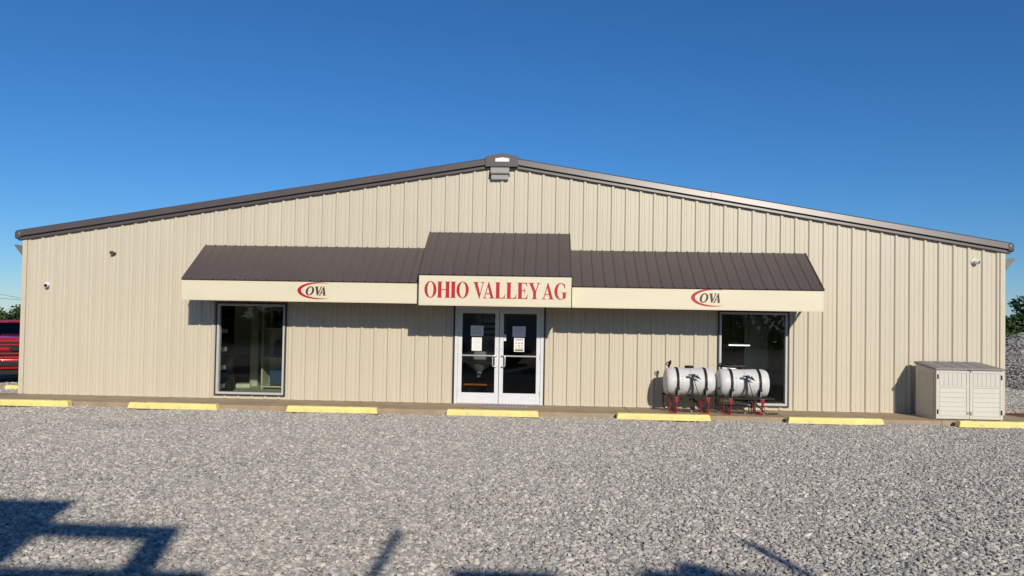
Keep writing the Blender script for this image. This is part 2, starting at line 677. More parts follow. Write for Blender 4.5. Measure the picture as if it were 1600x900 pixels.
# side and back walls, roof
LEN = 30.0
for s in (-1, 1):
    sm = MB()
    y = 0.07
    pts = []
    while y < LEN:
        pts += [(y - 0.045, 0), (y - 0.021, 0.032), (y + 0.021, 0.032), (y + 0.045, 0)]
        y += FT
    pts = [(0.0, 0)] + pts[1:] + [(LEN, 0)]
    for (ya, ha), (yb, hb) in zip(pts[:-1], pts[1:]):
        sm.add([(s * (HW + ha), ya, 0), (s * (HW + hb), yb, 0), (s * (HW + hb), yb, roof_z(HW) + .05),
                (s * (HW + ha), ya, roof_z(HW) + .05)], [(0, 1, 2, 3)])
    sm.build('side_wall', 'siding', B)
MB().add([(-HW, LEN, 0), (HW, LEN, 0), (HW, LEN, roof_z(HW)), (0, LEN, ZR), (-HW, LEN, roof_z(HW))], [(0, 1, 2, 3, 4)]).build('back_wall', 'siding', B)
for s in (-1, 1):
    rm = MB()
    X0, X1 = 0.0, HW + 0.10
    y = -0.02
    pts = [(-0.05, 0)]
    while y < LEN + 0.1:
        pts += [(y + .10 - 0.045, 0), (y + .10 - 0.02, 0.032), (y + .10 + 0.02, 0.032), (y + .10 + 0.045, 0)]
        y += FT
    for (ya, ha), (yb, hb) in zip(pts[:-1], pts[1:]):
        zt0, zt1 = ZR + 0.13, ZR + 0.13 - SL * X1
        rm.add([(s * X0, ya, zt0 + ha), (s * X1, ya, zt1 + ha), (s * X1, yb, zt1 + hb), (s * X0, yb, zt0 + hb)], [(0, 1, 2, 3)])
    rm.add([(s * X0, 0.03, ZR + 0.06), (s * X1, 0.03, ZR + .06 - SL * X1), (s * X1, LEN, ZR + .06 - SL * X1), (s * X0, LEN, ZR + .06)], [(0, 1, 2, 3)])
    rm.build('roof', 'brown_metal', B)

# rake trims: bent brown flashing along both roof slopes, in lengths with lap joints
rprof = [(0.02, -0.012), (-0.052, -0.012), (-0.080, -0.008), (-0.076, 0.044), (-0.052, 0.048), (-0.052, 0.064),
         (-0.116, 0.070), (-0.093, 0.195), (-0.082, 0.212), (-0.055, 0.224), (0.10, 0.230), (0.10, 0.05)]
for s in (-1, 1):
    joints = [0.30, 4.52, 4.55, HW + 0.14] if s > 0 else [0.30, 4.10, 4.13, HW + 0.14]
    for i, (a, b) in enumerate(((joints[0], joints[1] + .02), (joints[2] - 0.02, joints[3]))):
        e = 0.0 if i == 0 else 0.004
        tm = MB()
        vs2, fs2 = [], []
        n = len(rprof)
        cnx, cnz = SL / math.hypot(1, SL), 1 / math.hypot(1, SL)
        for xx in (a, b):
            zb = ZR - SL * xx
            for (py_, pn) in rprof:
                vs2.append((s * (xx + pn * cnx), py_ - e, zb + (pn + e) * cnz))
        fs2 = [tuple(range(n)), tuple(range(n, 2 * n))[::-1]] + [(k, (k + 1) % n, n + (k + 1) % n, n + k) for k in range(n)]
        tm.add(vs2, fs2)
        tm.build('rake_trim', 'trim_brown', B, bevel=0.004, seg=1)
    # eave gutter whose rounded end shows below the rake
    gz = roof_z(HW)
    MB().box(*(sorted((s * (HW + 0.06), s * (HW + 0.20)))), -0.125, LEN, gz + 0.0, gz + 0.185).build('gutter', 'trim_brown', B, bevel=0.045, seg=4, smooth=True)
# ridge cap with maker's plate
cap = MB().prism([(-0.37, 5.205), (0.35, 5.205), (0.35, 5.432), (-0.01, 5.505), (-0.37, 5.432)], 'y', -0.145, 0.1).build('ridge_cap', 'trim_brown', B, bevel=0.006)
MB().prism([(-0.15, 5.315), (0.155, 5.315), (0.155, 5.385), (0.005, 5.408), (-0.15, 5.385)], 'y', -0.152, -0.1455).build('plate', 'white_metal', cap)
MB().box(-0.33, 0.31, -0.075, 0.0, 5.16, 5.2045).build('lip', 'dark_trim', cap)


# windows of the building
def window(x0, x1, z0, z1):
    f = MB()
    w = 0.044
    f.box(x0, x0 + w, -0.035, 0.10, z0, z1).box(x1 - w, x1, -0.035, 0.10, z0, z1)
    f.box(x0 + w, x1 - w, -0.034, 0.10, z0, z0 + w).box(x0 + w, x1 - w, -0.034, 0.10, z1 - w, z1)
    fr = f.build('window', 'window_aluminium', B)
    d = MB()
    e = 0.032
    d.box(x0 - e, x0 - .001, -0.045, 0.02, z0 - e, z1 + e).box(x1 + .001, x1 + e, -0.045, 0.02, z0 - e, z1 + e)
    d.box(x0, x1, -0.044, 0.02, z0 - e, z0 - .001).box(x0, x1, -0.044, 0.02, z1 + .001, z1 + e)
    d.build('trim', 'dark_trim', fr)
    MB().box(x0 + w - .004, x1 - w + .004, 0.030, 0.034, z0 + w - .004, z1 - w + .004).build('pane', 'shop_glass', fr)


window(*OPEN[0])
window(*OPEN[1])

# double storefront door
fm = MB()
fm.box(-0.976, -0.910, -0.035, 0.10, 0.0, 2.15).box(0.910, 0.976, -0.035, 0.10, 0.0, 2.15).box(-0.910, 0.910, -0.034, 0.10, 2.085, 2.15)
dfr = fm.build('door_frame', 'aluminium', B, bevel=0.003, seg=1)
MB().box(-0.910, 0.910, -0.06, 0.12, 0.001, 0.016).build('threshold', 'handle_metal', dfr, bevel=0.004)
MB().box(-1.012, -0.978, -0.046, 0.02, 0.001, 2.2).build('trim', 'dark_trim', dfr)
MB().box(0.978, 1.012, -0.046, 0.02, 0.001, 2.2).build('trim', 'dark_trim', dfr)
for s in (-1, 1):
    a, b = (-0.906, -0.006) if s < 0 else (0.006, 0.906)
    lm = MB()
    lm.box(a, a + 0.088, -0.02, 0.025, 0.018, 2.08).box(b - 0.088, b, -0.02, 0.025, 0.018, 2.08)
    lm.box(a + 0.088, b - 0.088, -0.019, 0.025, 1.99, 2.08)
    lm.box(a + 0.088, b - 0.088, -0.019, 0.025, 0.018, 0.245)
    leaf = lm.build('door', 'aluminium', B, bevel=0.003, seg=1)
    MB().box(a + 0.086, b - 0.086, -0.028, 0.028, 1.045, 1.075).build('push_bar', 'handle_metal', leaf, bevel=0.004)
    MB().box(a + 0.084, b - 0.084, 0.0, 0.006, 0.241, 1.994).build('pane', 'door_glass', leaf)
    hx = b - 0.045 if s < 0 else a + 0.045
    o = -s * 0.0 + (0.085 if s > 0 else -0.085)
    hm = MB().tube([(hx, -0.02, 1.065), (hx + o * .2, -0.06, 1.065), (hx + o * .8, -0.075, 1.06), (hx + o, -0.075, 1.03), (hx + o, -0.075, 0.86),
                    (hx + o * .8, -0.075, 0.83), (hx + o * .2, -0.06, 0.825), (hx, -0.02, 0.825)], 0.014, 8)
    hm.build('handle', 'handle_metal', leaf, smooth=True)
    MB().lathe([(-0.008, 0.014), (0.0, 0.016)], (hx, -0.02, 1.22), 'y', 12).build('lock', 'handle_metal', leaf)
    for zz in (0.25, 1.05, 1.85):
        xx = a + 0.004 if s < 0 else b - 0.004
        MB().lathe([(-0.06, 0.010), (0.06, 0.010)], (xx, -0.026, zz), 'z', 8).build('hinge', 'handle_metal', leaf)


# ------------------------------------------------------------------ serif lettering cut as flat plates
def ell(cx, cy, rx, ry, a0=0, a1=360, n=28):
    full = abs(a1 - a0) >= 360
    m = n if full else n + 1
    return [(cx + rx * math.cos(rad(a0 + (a1 - a0) * i / n)), cy + ry * math.sin(rad(a0 + (a1 - a0) * i / n))) for i in range(m)]


def glyphs():
    s, e, t = 0.034, 0.045, 0.225
    G = {}
    G['O'] = (0.77, [ell(.385, .5, .385, .515, n=36), ell(.385, .5, .195, .475, n=36)])
    w = 0.82
    a0, a1, b0, b1 = e, e + t, w - e - t, w - e
    G['H'] = (w, [[(0, 0), (a1 + e, 0), (a1 + e, s), (a1, s + .02), (a1, .475), (b0, .475), (b0, s + .02), (b0 - e, s), (b0 - e, 0), (w, 0), (w, s),
                   (b1, s + .02), (b1, 1 - s - .02), (w, 1 - s), (w, 1), (b0 - e, 1), (b0 - e, 1 - s), (b0, 1 - s - .02), (b0, .525), (a1, .525),
                   (a1, 1 - s - .02), (a1 + e, 1 - s), (a1 + e, 1), (0, 1), (0, 1 - s), (a0, 1 - s - .02), (a0, s + .02), (0, s)]])
    w = t + 2 * e
    G['I'] = (w, [[(0, 0), (w, 0), (w, s), (a1, s + .02), (a1, 1 - s - .02), (w, 1 - s), (w, 1), (0, 1), (0, 1 - s), (a0, 1 - s - .02), (a0, s + .02), (0, s)]])
    w = 0.64
    G['L'] = (w, [[(0, 0), (w - .03, 0), (w, .28), (w - .025, .28), (w - .07, .13), (w - .15, .05), (a1 + .06, .042), (a1, .06), (a1, 1 - s - .02), (a1 + e, 1 - s),
                   (a1 + e, 1), (0, 1), (0, 1 - s), (a0, 1 - s - .02), (a0, s + .02), (0, s)]])
    G['E'] = (w, [[(0, 0), (w - .03, 0), (w, .28), (w - .025, .28), (w - .07, .13), (w - .15, .05), (a1 + .06, .042), (a1, .06), (a1, .49),
                   (a1 + .10, .49), (a1 + .16, .45), (a1 + .17, .36), (a1 + .195, .36), (a1 + .195, .67), (a1 + .17, .67), (a1 + .16, .57), (a1 + .10, .53),
                   (a1, .53), (a1, .955), (w - .2, .955), (w - .11, .92), (w - .07, .76), (w - .045, .76), (w - .055, 1), (0, 1), (0, 1 - s), (a0, 1 - s - .02),
                   (a0, s + .02), (0, s)]])
    G['V'] = (0.76, [[(.405, -.012), (.445, -.012), (.69, .95), (.76, 1 - s), (.76, 1), (.53, 1), (.53, 1 - s), (.64, .955), (.475, .27), (.29, .955), (.37, 1 - s),
                      (.37, 1), (0, 1), (0, 1 - s), (.065, .95)]])
    G['A'] = (0.76, [[(0, 0), (.24, 0), (.24, s), (.135, .05), (.20, .27), (.45, .27), (.51, .05), (.41, s), (.41, 0), (.76, 0), (.76, s), (.70, .05), (.40, 1.012),
                      (.36, 1.012), (.08, .05), (0, s)], [(.215, .315), (.437, .315), (.33, .72)]])
    G['Y'] = (0.78, [[(.22, 0), (.58, 0), (.58, s), (.51, .05), (.51, .43), (.70, .95), (.78, 1 - s), (.78, 1), (.54, 1), (.54, 1 - s), (.64, .955), (.465, .51),
                      (.285, .955), (.37, 1 - s), (.37, 1), (0, 1), (0, 1 - s), (.065, .95), (.31, .43), (.31, .05), (.22, s)]])
    g_ = ell(.40, .5, .40, .515, 52, 300, 30) + [(.66, .06), (.72, .10), (.72, .39), (.79, .41), (.79, .44), (.44, .44), (.44, .41), (.53, .39), (.53, .075)]
    g_ += ell(.42, .5, .225, .475, 292, 62, 26) + [(.60, .82), (.645, .68), (.67, .68), (.665, .97), (.645, .97)]
    G['G'] = (0.79, [g_])
    return G


GLY = glyphs()
BOLD = {'O': (0.77, [ell(.385, .5, .385, .515, n=30), ell(.385, .5, .185, .430, n=30)]),
        'V': (0.76, [[(.385, -.012), (.465, -.012), (.70, .95), (.76, .968), (.76, 1), (.50, 1), (.50, .968), (.60, .94), (.475, .36), (.305, .94), (.37, .968), (.37, 1), (0, 1), (0, .968), (.065, .95)]]),
        'A': (0.76, [[(0, 0), (.25, 0), (.25, .035), (.165, .06), (.225, .25), (.44, .25), (.49, .06), (.40, .035), (.40, 0), (.76, 0), (.76, .035), (.70, .05), (.42, 1.012), (.34, 1.012), (.065, .06), (0, .035)],
                     [(.245, .33), (.43, .33), (.335, .68)]])}


def plate(loops, y, depth):
    """flat plate from outline loops (first outer, others holes) in x,z, standing out towards -y"""
    mb_ = MB()
    polys = [[Vector((p[0], p[1], 0)) for p in lp] for lp in loops]
    tris = tessellate_polygon(polys)
    flat = [p for lp in loops for p in lp]
    mb_.add([(p[0], y - depth, p[1]) for p in flat], [tuple(t_) for t_ in tris])
    for lp in loops:
        n = len(lp)
        mb_.add([(p[0], y - depth, p[1]) for p in lp] + [(p[0], y, p[1]) for p in lp],
                [(i, (i + 1) % n, n + (i + 1) % n, n + i) for i in range(n)])
    return mb_


def letter(ch, x0, x1, z0, h, y, material, parent, slant=0.0, bold=1.0):
    w, loops = (BOLD if bold > 1 else GLY)[ch]
    k = (x1 - x0) / w
    lp2 = [[(x0 + p[0] * k + slant * p[1] * h, z0 + p[1] * h) for p in lp] for lp in loops]
    return plate(lp2, y, 0.004).build('letter', material, parent)


# ------------------------------------------------------------------ awnings
def awning(x0, x1, depth, ztop, zf1, zf0, label):
    fr = MB()
    # frame: top ledger, end gussets, bottom rail
    fr.box(x0 + .02, x1 - .02, -0.085, -0.040, ztop - 0.17, ztop - 0.10)
    fr.box(x0 + .02, x1 - .02, -depth + 0.03, -depth + 0.07, zf0 + 0.03, zf0 + 0.07)
    fr.box(x0 + .02, x1 - .02, -depth + 0.03, -depth + 0.07, zf1 - 0.08, zf1 - 0.04)
    n = max(2, int((x1 - x0) / 1.25))
    for i in range(n + 1):
        xx = x0 + 0.05 + (x1 - x0 - 0.1) * i / n
        beam(fr, (xx, -0.07, ztop - 0.12), (xx, -depth + 0.05, zf1 - 0.07), 0.04, 0.04)
        beam(fr, (xx, -0.06, zf0 + 0.05), (xx, -depth + 0.05, zf0 + 0.05), 0.04, 0.04)
    A = fr.build('awning', 'cream_trim', B)
    A['label'] = label
    # end panels
    for xe in (x0, x1):
        sgn = 1 if xe == x0 else -1
        a, b = sorted((xe + sgn * 0.002, xe + sgn * 0.018))
        MB().prism([(-0.036, ztop - 0.02), (-0.036, zf1 - 0.0), (-depth + 0.012, zf0 + 0.004), (-depth + 0.012, zf1 - 0.012)][:1] +
                   [(-0.036, zf1 - .02), (-depth + .014, zf0 + .004), (-depth + .014, zf1 - .012)], 'x', a, b).build('end_panel', 'fascia_cream', A)
    # fascia with bottom lip
    MB().box(x0, x1, -depth - 0.012, -depth + 0.012, zf0, zf1).build('fascia', 'fascia_cream', A, bevel=0.003, seg=1)
    MB().box(x0 + .001, x1 - .001, -depth - 0.018, -depth + 0.03, zf0 - 0.016, zf0 - 0.001).build('lip', 'fascia_cream', A)
    # ribbed roof sheets
    slope = Vector((0, -depth - 0.035, zf1 - ztop + 0.012)) - Vector((0, -0.0345, 0))
    ln = slope.length
    d = slope.normalized()
    nrm = Vector((0, d.z, -d.y))
    if nrm.z < 0:
        nrm = -nrm
    pitch = 0.2286
    cnt = int(round((x1 - x0) / pitch))
    pitch = (x1 - x0 + 0.02) / cnt
    pos = 0
    top = Vector((0, -0.0345, ztop))
    while pos < cnt:
        m_ = min(4, cnt - pos)
        if cnt - pos - m_ == 1:
            m_ += 1
        rp = []
        for k in range(m_):
            xa = x0 - 0.01 + (pos + k) * pitch
            r0 = 0.0 if (pos + k) else 0.020
            rp += [(xa - 0.026 + (0.026 if not (pos + k) else 0), 0.0), (xa - 0.011 + r0, 0.019), (xa + 0.011 + r0, 0.019), (xa + 0.026 + r0, 0.0),
                   (xa + pitch * .42, 0.0), (xa + pitch * .46, 0.004), (xa + pitch * .54, 0.004), (xa + pitch * .58, 0.0)]
        xe = x0 - 0.01 + (pos + m_) * pitch
        rp.append((xe - 0.026, 0.0))
        if pos + m_ == cnt:
            rp += [(xe - 0.022, 0.019), (xe, 0.019), (xe, -0.02)]
        pm = MB()
        q = []
        for xx, h in rp:
            p0 = top + nrm * h
            p1 = top + d * ln + nrm * h
            q.append(((xx, p0.y, p0.z), (xx, p1.y, p1.z)))
        for (a, b), (c, e) in zip(q[:-1], q[1:]):
            pm.add([a, c, e, b], [(0, 1, 2, 3)])
        # underside closes the sheet
        k0 = len(pm.v)
        pm.add([(rp[0][0], top.y, top.z - 0.012), (rp[-1][0], top.y, top.z - 0.012),
                (rp[-1][0], (top + d * ln).y + .01, (top + d * ln).z - 0.012), (rp[0][0], (top + d * ln).y + .01, (top + d * ln).z - 0.012)], [(0, 1, 2, 3)])
        ob = pm.build('roof_panel', 'brown_metal', A)
        pos += m_
    return A


aw_l = awning(-6.605, -1.60, 1.06, 3.405, 2.568, 2.166, 'left awning with an oval logo')
aw_r = awning(1.535, 6.595, 1.06, 3.400, 2.540, 2.136, 'right awning with an oval logo')
aw_c = awning(-1.578, 1.508, 1.30, 3.760, 2.725, 2.130, 'taller middle awning with red lettering')

# red lettering on the middle fascia
FW0, FW1 = -1.578, 1.508
fx = lambda p: FW0 + (p - 95) / (1497 - 95) * (FW1 - FW0)
zb = 2.130 + 0.595 * 0.24
hh = 0.328
for ch, a, b in [('O', 147, 258), ('H', 266, 383), ('I', 390, 437), ('O', 443, 557), ('V', 597, 700), ('A', 688, 793), ('L', 801, 893), ('L', 903, 996),
                 ('E', 1005, 1099), ('Y', 1106, 1212), ('A', 1230, 1337), ('G', 1342, 1457)]:
    letter(ch, fx(a), fx(b), zb, hh, -1.3125, 'sign_red', aw_c)


def logo(x0, z0, w, h, aw, y):
    """crescent with italic letters; x0, z0 lower left, w, h overall size"""
    U = lambda px: x0 + (px - 372) / 708 * w
    V = lambda py: z0 + (600 - py) / 405 * h
    outer, inner = [], []
    n = 40
    for i in range(n + 1):
        a = 58 + (302 - 58) * i / n
        cx, cy = 850, 397
        ox, oy = cx + 478 * math.cos(rad(a)), cy - 200 * math.sin(rad(a))
        th = math.sin(math.pi * i / n) ** 0.8
        kk = 1 - 0.165 * th
        ky = 1 - 0.25 * th
        outer.append((U(ox), V(oy)))
        inner.append((U(cx + 6 + 478 * kk * math.cos(rad(a))), V(cy - 200 * ky * math.sin(rad(a)))))
    plate([outer + inner[1:-1][::-1]], y, 0.003).build('logo_crescent', 'sign_red', aw)
    for ch, a, b in [('O', 548, 738), ('V', 736, 912), ('A', 862, 1030)]:
        letter(ch, U(a), U(b), V(508), V(300) - V(508), y, 'logo_ink', aw, slant=0.20, bold=2)


logo(-4.155, 2.205, 0.645, 0.355, aw_l, -1.0725)
logo(3.945, 2.185, 0.635, 0.365, aw_r, -1.0725)

# ------------------------------------------------------------------ rooms behind the glass
rm = MB()
rm.box(-HW + .2, HW - .2, 0.17, 7.0, -0.05, 0.012)
tag(rm.build('room_floor', 'room_floor'), kind='structure')
tag(MB().box(-HW + .2, HW - .2, 0.17, 7.0, 2.75, 2.80).build('room_ceiling', 'room_ceiling'), kind='structure')
tag(MB().box(-HW + .2, HW - .2, 7.0, 7.1, 0.0, 2.8).build('room_wall_back', 'room_wall'), kind='structure')
tag(MB().box(-3.0, -2.9, 0.17, 7.0, 0.012, 2.75).build('room_wall_left', 'room_wall'), kind='structure')
tag(MB().box(3.0, 3.1, 0.17, 7.0, 0.012, 2.75).build('room_wall_right', 'room_wall'), kind='structure')
tag(MB().box(-8.3, -8.2, 0.17, 7.0, 0.012, 2.75).build('room_wall_far_left', 'room_wall'), kind='structure')
tag(MB().box(-8.199, -3.001, 4.3, 4.4, 0.012, 2.75).build('room_partition', 'room_wall'), kind='structure')
tag(MB().box(8.2, 8.3, 0.17, 7.0, 0.012, 2.75).build('room_wall_far_right', 'room_wall'), kind='structure')


def shelf_unit(name, loc, w, d, h, levels, label, material, rz=0):
    t = empty(name, loc, rz)
    tag(t, label, 'shelf')
    for sx in (-1, 1):
        MB().box(*sorted((sx * w / 2, sx * (w / 2 - 0.04))), -d / 2, d / 2, 0, h).build('side_panel', material, t)
    for i in range(levels):
        z = 0.06 + (h - 0.1) * i / (levels - 1)
        MB().box(-w / 2 + .041, w / 2 - .041, -d / 2 + .005, d / 2, z - 0.018, z + 0.018).build('shelf', material, t)
    MB().box(-w / 2 + .041, w / 2 - .041, d / 2 + .001, d / 2 + .012, 0.02, h).build('back_panel', 'room_wall', t)
    return t


shelf_unit('storage_shelf', (-5.63, 2.4, 0.012), 1.02, 0.45, 2.3, 4, 'pale wooden shelf unit seen through the right side of the left window', 'shelf_wood')
sp = shelf_unit('display_rack', (-6.72, 1.0, 0.012), 0.9, 0.35, 2.2, 6, 'dark display rack at the left edge inside the left window', 'black_metal', rad(90))
for i, (z, s) in enumerate([(0.10, .5), (0.53, .6), (0.96, .55), (1.39, .4)]):
    o = MB().box(-0.13, 0.13, -0.16, 0.16, 0, 0.10).build('carton', 'carton_white', bevel=0.004)
    o.location = (-6.66, 0.80 + 0.03 * i, 0.012 + z + 0.03)
    tag(o, ['white carton on the lowest shelf of the display rack', 'white carton on the second shelf of the display rack',
            'white carton on the third shelf of the display rack', 'white carton on the upper shelf of the display rack'][i], 'box', 'cartons on the display rack')
o = MB().box(-0.2, 0.2, -0.2, 0.2, 0, 0.09).build('flat_box', 'carton_white', bevel=0.004)
o.location = (-6.80, 2.6, 0.013)
o.rotation_euler.z = rad(20)
tag(o, 'flat pale box lying on the floor inside the left window', 'box')
o = MB().box(-0.28, 0.28, -0.22, 0.22, 0, 0.75).build('brown_carton', 'carton', bevel=0.01)
o.location = (-7.02, 3.4, 0.013)
tag(o, 'tall brown carton standing behind the flat box inside the left window', 'box')
o = MB().lathe([(0, .04), (.02, .05), (.2, .05), (.25, .02), (.3, .02)], (0, 0, 0), 'z', 16).build('orange_bottle', 'orange', smooth=True)
o.location = (-6.98, 2.45, 0.013)
tag(o, 'small orange bottle on the floor inside the left window', 'bottle')
for z, m_, w_ in ((0.08, 'navy', .7), (0.84, 'black_plastic', .5), (1.58, 'black_plastic', .6)):
    o = MB().box(-w_ / 2, w_ / 2, -0.15, 0.12, 0, 0.38).build('storage_bin', m_, bevel=0.02)
    o.location = (-5.60, 2.38, 0.012 + z + .02)
    tag(o, 'dark storage bin on the %s shelf of the pale unit' % {0.08: 'bottom', .84: 'second', 1.58: 'third'}[z], 'bin', 'bins on the pale shelf unit')
o = MB().box(-0.10, 0.10, -0.10, 0.10, 0, 2.735).build('column', 'shelf_wood')
o.location = (-6.62, 3.0, 0.013)
tag(o, 'pale square post in the room behind the left window', 'post')

# seed hopper seen through the left door leaf
H = empty('seed_hopper', (-0.52, 1.02, 0.012))
tag(H, 'pale cone bottomed hopper on a dark stand behind the left door leaf', 'hopper')
MB().lathe([(0.50, 0.05), (0.62, 0.06), (0.86, 0.36), (0.88, 0.38), (1.38, 0.38), (1.42, 0.33)], (0, 0, 0), 'z', 28).build('cone', 'carton_white', H, smooth=True)
hs = MB().box(-0.44, 0.44, -0.44, 0.44, 0.885, 0.93)
hs.build('ring', 'black_metal', H)
for sx in (-1, 1):
    for sy in (-1, 1):
        MB().box(*sorted((sx * .42, sx * .37)), *sorted((sy * .42, sy * .37)), 0, 0.884).build('leg', 'black_metal', H)
MB().box(-0.30, 0.34, -0.46, -0.42, 0.34, 0.38).build('orange_bar', 'orange', H)
o = MB().box(-0.35, 0.35, -0.25, 0.25, 0, 0.22).build('toolbox', 'black_plastic', bevel=0.02)
o.location = (-0.5, 1.75, 0.012)
tag(o, 'low black case on the floor behind the hopper', 'case')

# hanging board with writing, faint behind the left door leaf
S = empty('hanging_sign', (-0.20, 0.32, 1.40))
tag(S, 'dim printed board hanging behind the upper left door glass', 'sign')
MB().box(-0.32, 0.32, 0, 0.012, 0, 0.62).build('board', 'shelf_wood', S)


def text_mesh(txt, size, loc, material, parent, name='lettering'):
    cu = bpy.data.curves.new('t', 'FONT')
    cu.body = txt
    cu.size = size
    cu.align_x = 'CENTER'
    cu.extrude = 0.001
    tmp = bpy.data.objects.new('t', cu)
    me = bpy.data.meshes.new_from_object(tmp)
    bpy.data.objects.remove(tmp)
    me.transform(Matrix.Rotation(rad(90), 4, 'X'))
    me.materials.clear()
    me.materials.append(MATS[material])
    ob = bpy.data.objects.new(name, me)
    COL.objects.link(ob)
    ob.parent = parent
    ob.location = loc
    return ob


text_mesh('Do You', 0.15, (0.02, -0.003, 0.47), 'print_black', S)
for z in (0.36, 0.24, 0.12):
    MB().box(-0.24, 0.25, -0.003, -0.0005, z - .028, z + .028).build('print_line', 'print_black', S)


# notices taped to the door glass
def notice(x0, x1, z0, z1, label, material, kind):
    P = empty('notice', ((x0 + x1) / 2, -0.001, z0))
    tag(P, label, 'notice')
    w, h = x1 - x0, z1 - z0
    MB().box(-w / 2, w / 2, -0.0022, -0.0004, 0, h).build('sheet', material, P)
    rnd = random.Random(int((x0 + 3) * 1000))
    if kind == 'lines':
        z = h - 0.035
        while z > 0.03:
            l = w * (0.30 + 0.10 * rnd.random())
            MB().box(-l, l, -0.0030, -0.0024, z, z + 0.007).build('print_line', 'print_grey' if material != 'paper' else 'print_pale', P)
            z -= 0.028
    else:
        MB().box(-w * .38, w * .38, -0.0030, -0.0024, h * .80, h * .93).build('print_block', 'print_lilac', P)
        for bx, bz, c in ((-.26, .60, 'print_pink'), (.0, .60, 'print_blue'), (.26, .60, 'print_grey'), (-.26, .40, 'print_yellow'), (.0, .42, 'print_blue'),
                          (.26, .42, 'print_pale'), (-.26, .25, 'print_yellow'), (.02, .25, 'print_pink'), (.27, .25, 'print_blue')):
            MB().box(w * (bx - .09), w * (bx + .09), -0.0030, -0.0024, h * (bz - .05), h * (bz + .06)).build('print_block', c, P)
        MB().box(-w * .40, w * .40, -0.0030, -0.0024, h * .06, h * .16).build('print_block', 'print_black', P)
    return P


notice(-0.632, -0.352, 1.485, 1.715, 'white sheet with painted shade tint on the left door leaf, upper of two', 'paper_shade_tint', 'lines')
notice(-0.605, -0.385, 1.165, 1.460, 'white sheet on the left door leaf, lower of two', 'paper', 'lines')
notice(0.290, 0.575, 1.485, 1.715, 'white sheet with painted shade tint on the right door leaf, upper of two', 'paper_shade_tint', 'lines')
notice(0.325, 0.550, 1.160, 1.465, 'colourful printed poster on the right door leaf, below the shade tinted sheet', 'paper', 'poster')
notice(0.098, 0.150, 1.39, 1.53, 'small white sticker at the inner edge of the right door glass', 'paper', 'lines')

# things behind the right window
o = empty('strip_light', (5.92, 2.6, 1.33))
tag(o, 'lit white tube lamp seen through the right window', 'lamp')
MB().box(-0.28, 0.28, -0.04, 0.04, 0.02, 0.06).build('housing', 'white_metal', o)
MB().lathe([(-0.26, 0.015), (0.26, 0.015)], (0, 0, 0), 'x', 10).build('tube', 'lit_tube', o)
for sx in (-1, 1):
    MB().tube([(sx * .22, 0, 0.06), (sx * .22, 0, 1.41)], 0.006, 6).build('hanger', 'black_metal', o)
o = MB().box(-0.30, 0.30, -0.02, 0.02, 0, 2.05).build('reflection_panel', 'paper_shade_tint', bevel=0.004)  # upright pale panel standing in for the bluish reflection in the pane
o.location = (6.52, 3.2, 0.013)
tag(o, 'pale blue panel standing in for a reflection in the right window', 'door')
o = MB().box(-0.65, 0.65, -0.3, 0.3, 0.70, 0.74).box(-.62, -.58, -.28, .28, 0, .699).box(.58, .62, -.28, .28, 0, .699).build('desk', 'black_plastic')
o.location = (6.3, 2.0, 0.013)
tag(o, 'dark desk in the room behind the right window', 'desk')

# ------------------------------------------------------------------ fixtures on the walls
W = empty('wall_light', (-0.045, -0.006, 4.935))
tag(W, 'boxy beige wall light under the ridge cap', 'lamp')
MB().prism([(0, 0.10), (-0.17, 0.10), (-0.19, 0.13), (-0.15, 0.25), (0, 0.265)], 'x', -0.205, 0.205).build('housing', 'fixture_grey', W, bevel=0.008)
MB().prism([(0, 0.0), (-0.10, 0.0), (-0.175, 0.095), (0, 0.095)], 'x', -0.19, 0.19).build('lens', 'lamp_lens', W, bevel=0.006)
MB().box(-0.215, 0.215, -0.194, -0.0, 0.0955, 0.103).build('frame', 'black_metal', W)


def sec_cam(loc, yaw, label):
    C = empty('security_camera', loc)
    tag(C, label, 'camera')
    MB().lathe([(0, 0.055), (-0.018, 0.055), (-0.03, 0.04)], (0, 0, 0), 'y', 20).build('base', 'white_metal', C, smooth=True)
    d = Vector((math.sin(yaw), -math.cos(yaw), -0.22)).normalized()
    a = Vector((0, -0.035, 0))
    MB().tube([a, a + d * .02, a + d * .085, a + d * .09], [0.03, 0.048, 0.048, 0.043], 18).build('housing', 'white_metal', C, smooth=True)
    MB().tube([a + d * .088, a + d * .096], [0.036, 0.034], 18).build('lens', 'black_plastic', C)
    return C


sec_cam((-10.235, -0.004, 2.462), rad(25), 'small white security camera on the siding near the left corner')
sec_cam((10.165, -0.004, 3.275), rad(38), 'small white security camera high up near the right corner')
o = empty('wall_sensor', (-8.695, -0.004, 3.190))
tag(o, 'small brown sensor knob on the siding left of the awning', 'sensor')
MB().lathe([(0, 0.032), (-0.03, 0.036), (-0.05, 0.03)], (0, 0, 0), 'y', 14).build('base', 'brown_knob', o, smooth=True)
MB().tube([(0, -0.04, 0), (-0.02, -0.09, 0.012), (-0.03, -0.13, 0.014)], [0.03, 0.042, 0.03], 12).build('hood', 'brown_knob', o, smooth=True)


def flood(s, label):
    F = empty('floodlight', (s * (HW + 0.035), 0.25, 3.12))
    tag(F, label, 'lamp')
    MB().box(*sorted((0, s * 0.05)), -0.10, 0.10, 0.05, 0.20).build('mount', 'flood_grey', F, bevel=0.006)
    MB().prism([(s * 0.04, 0.0), (s * 0.12, 0.01), (s * 0.30, 0.23), (s * 0.29, 0.26), (s * 0.04, 0.22)], 'y', -0.17, 0.17).build('housing', 'flood_grey', F, bevel=0.008)
    MB().add([(s * 0.118, -0.15, 0.003), (s * 0.118, 0.15, 0.003), (s * 0.305, 0.15, 0.225), (s * 0.305, -0.15, 0.225)], [(0, 1, 2, 3)]).build('lens', 'flood_grey', F)


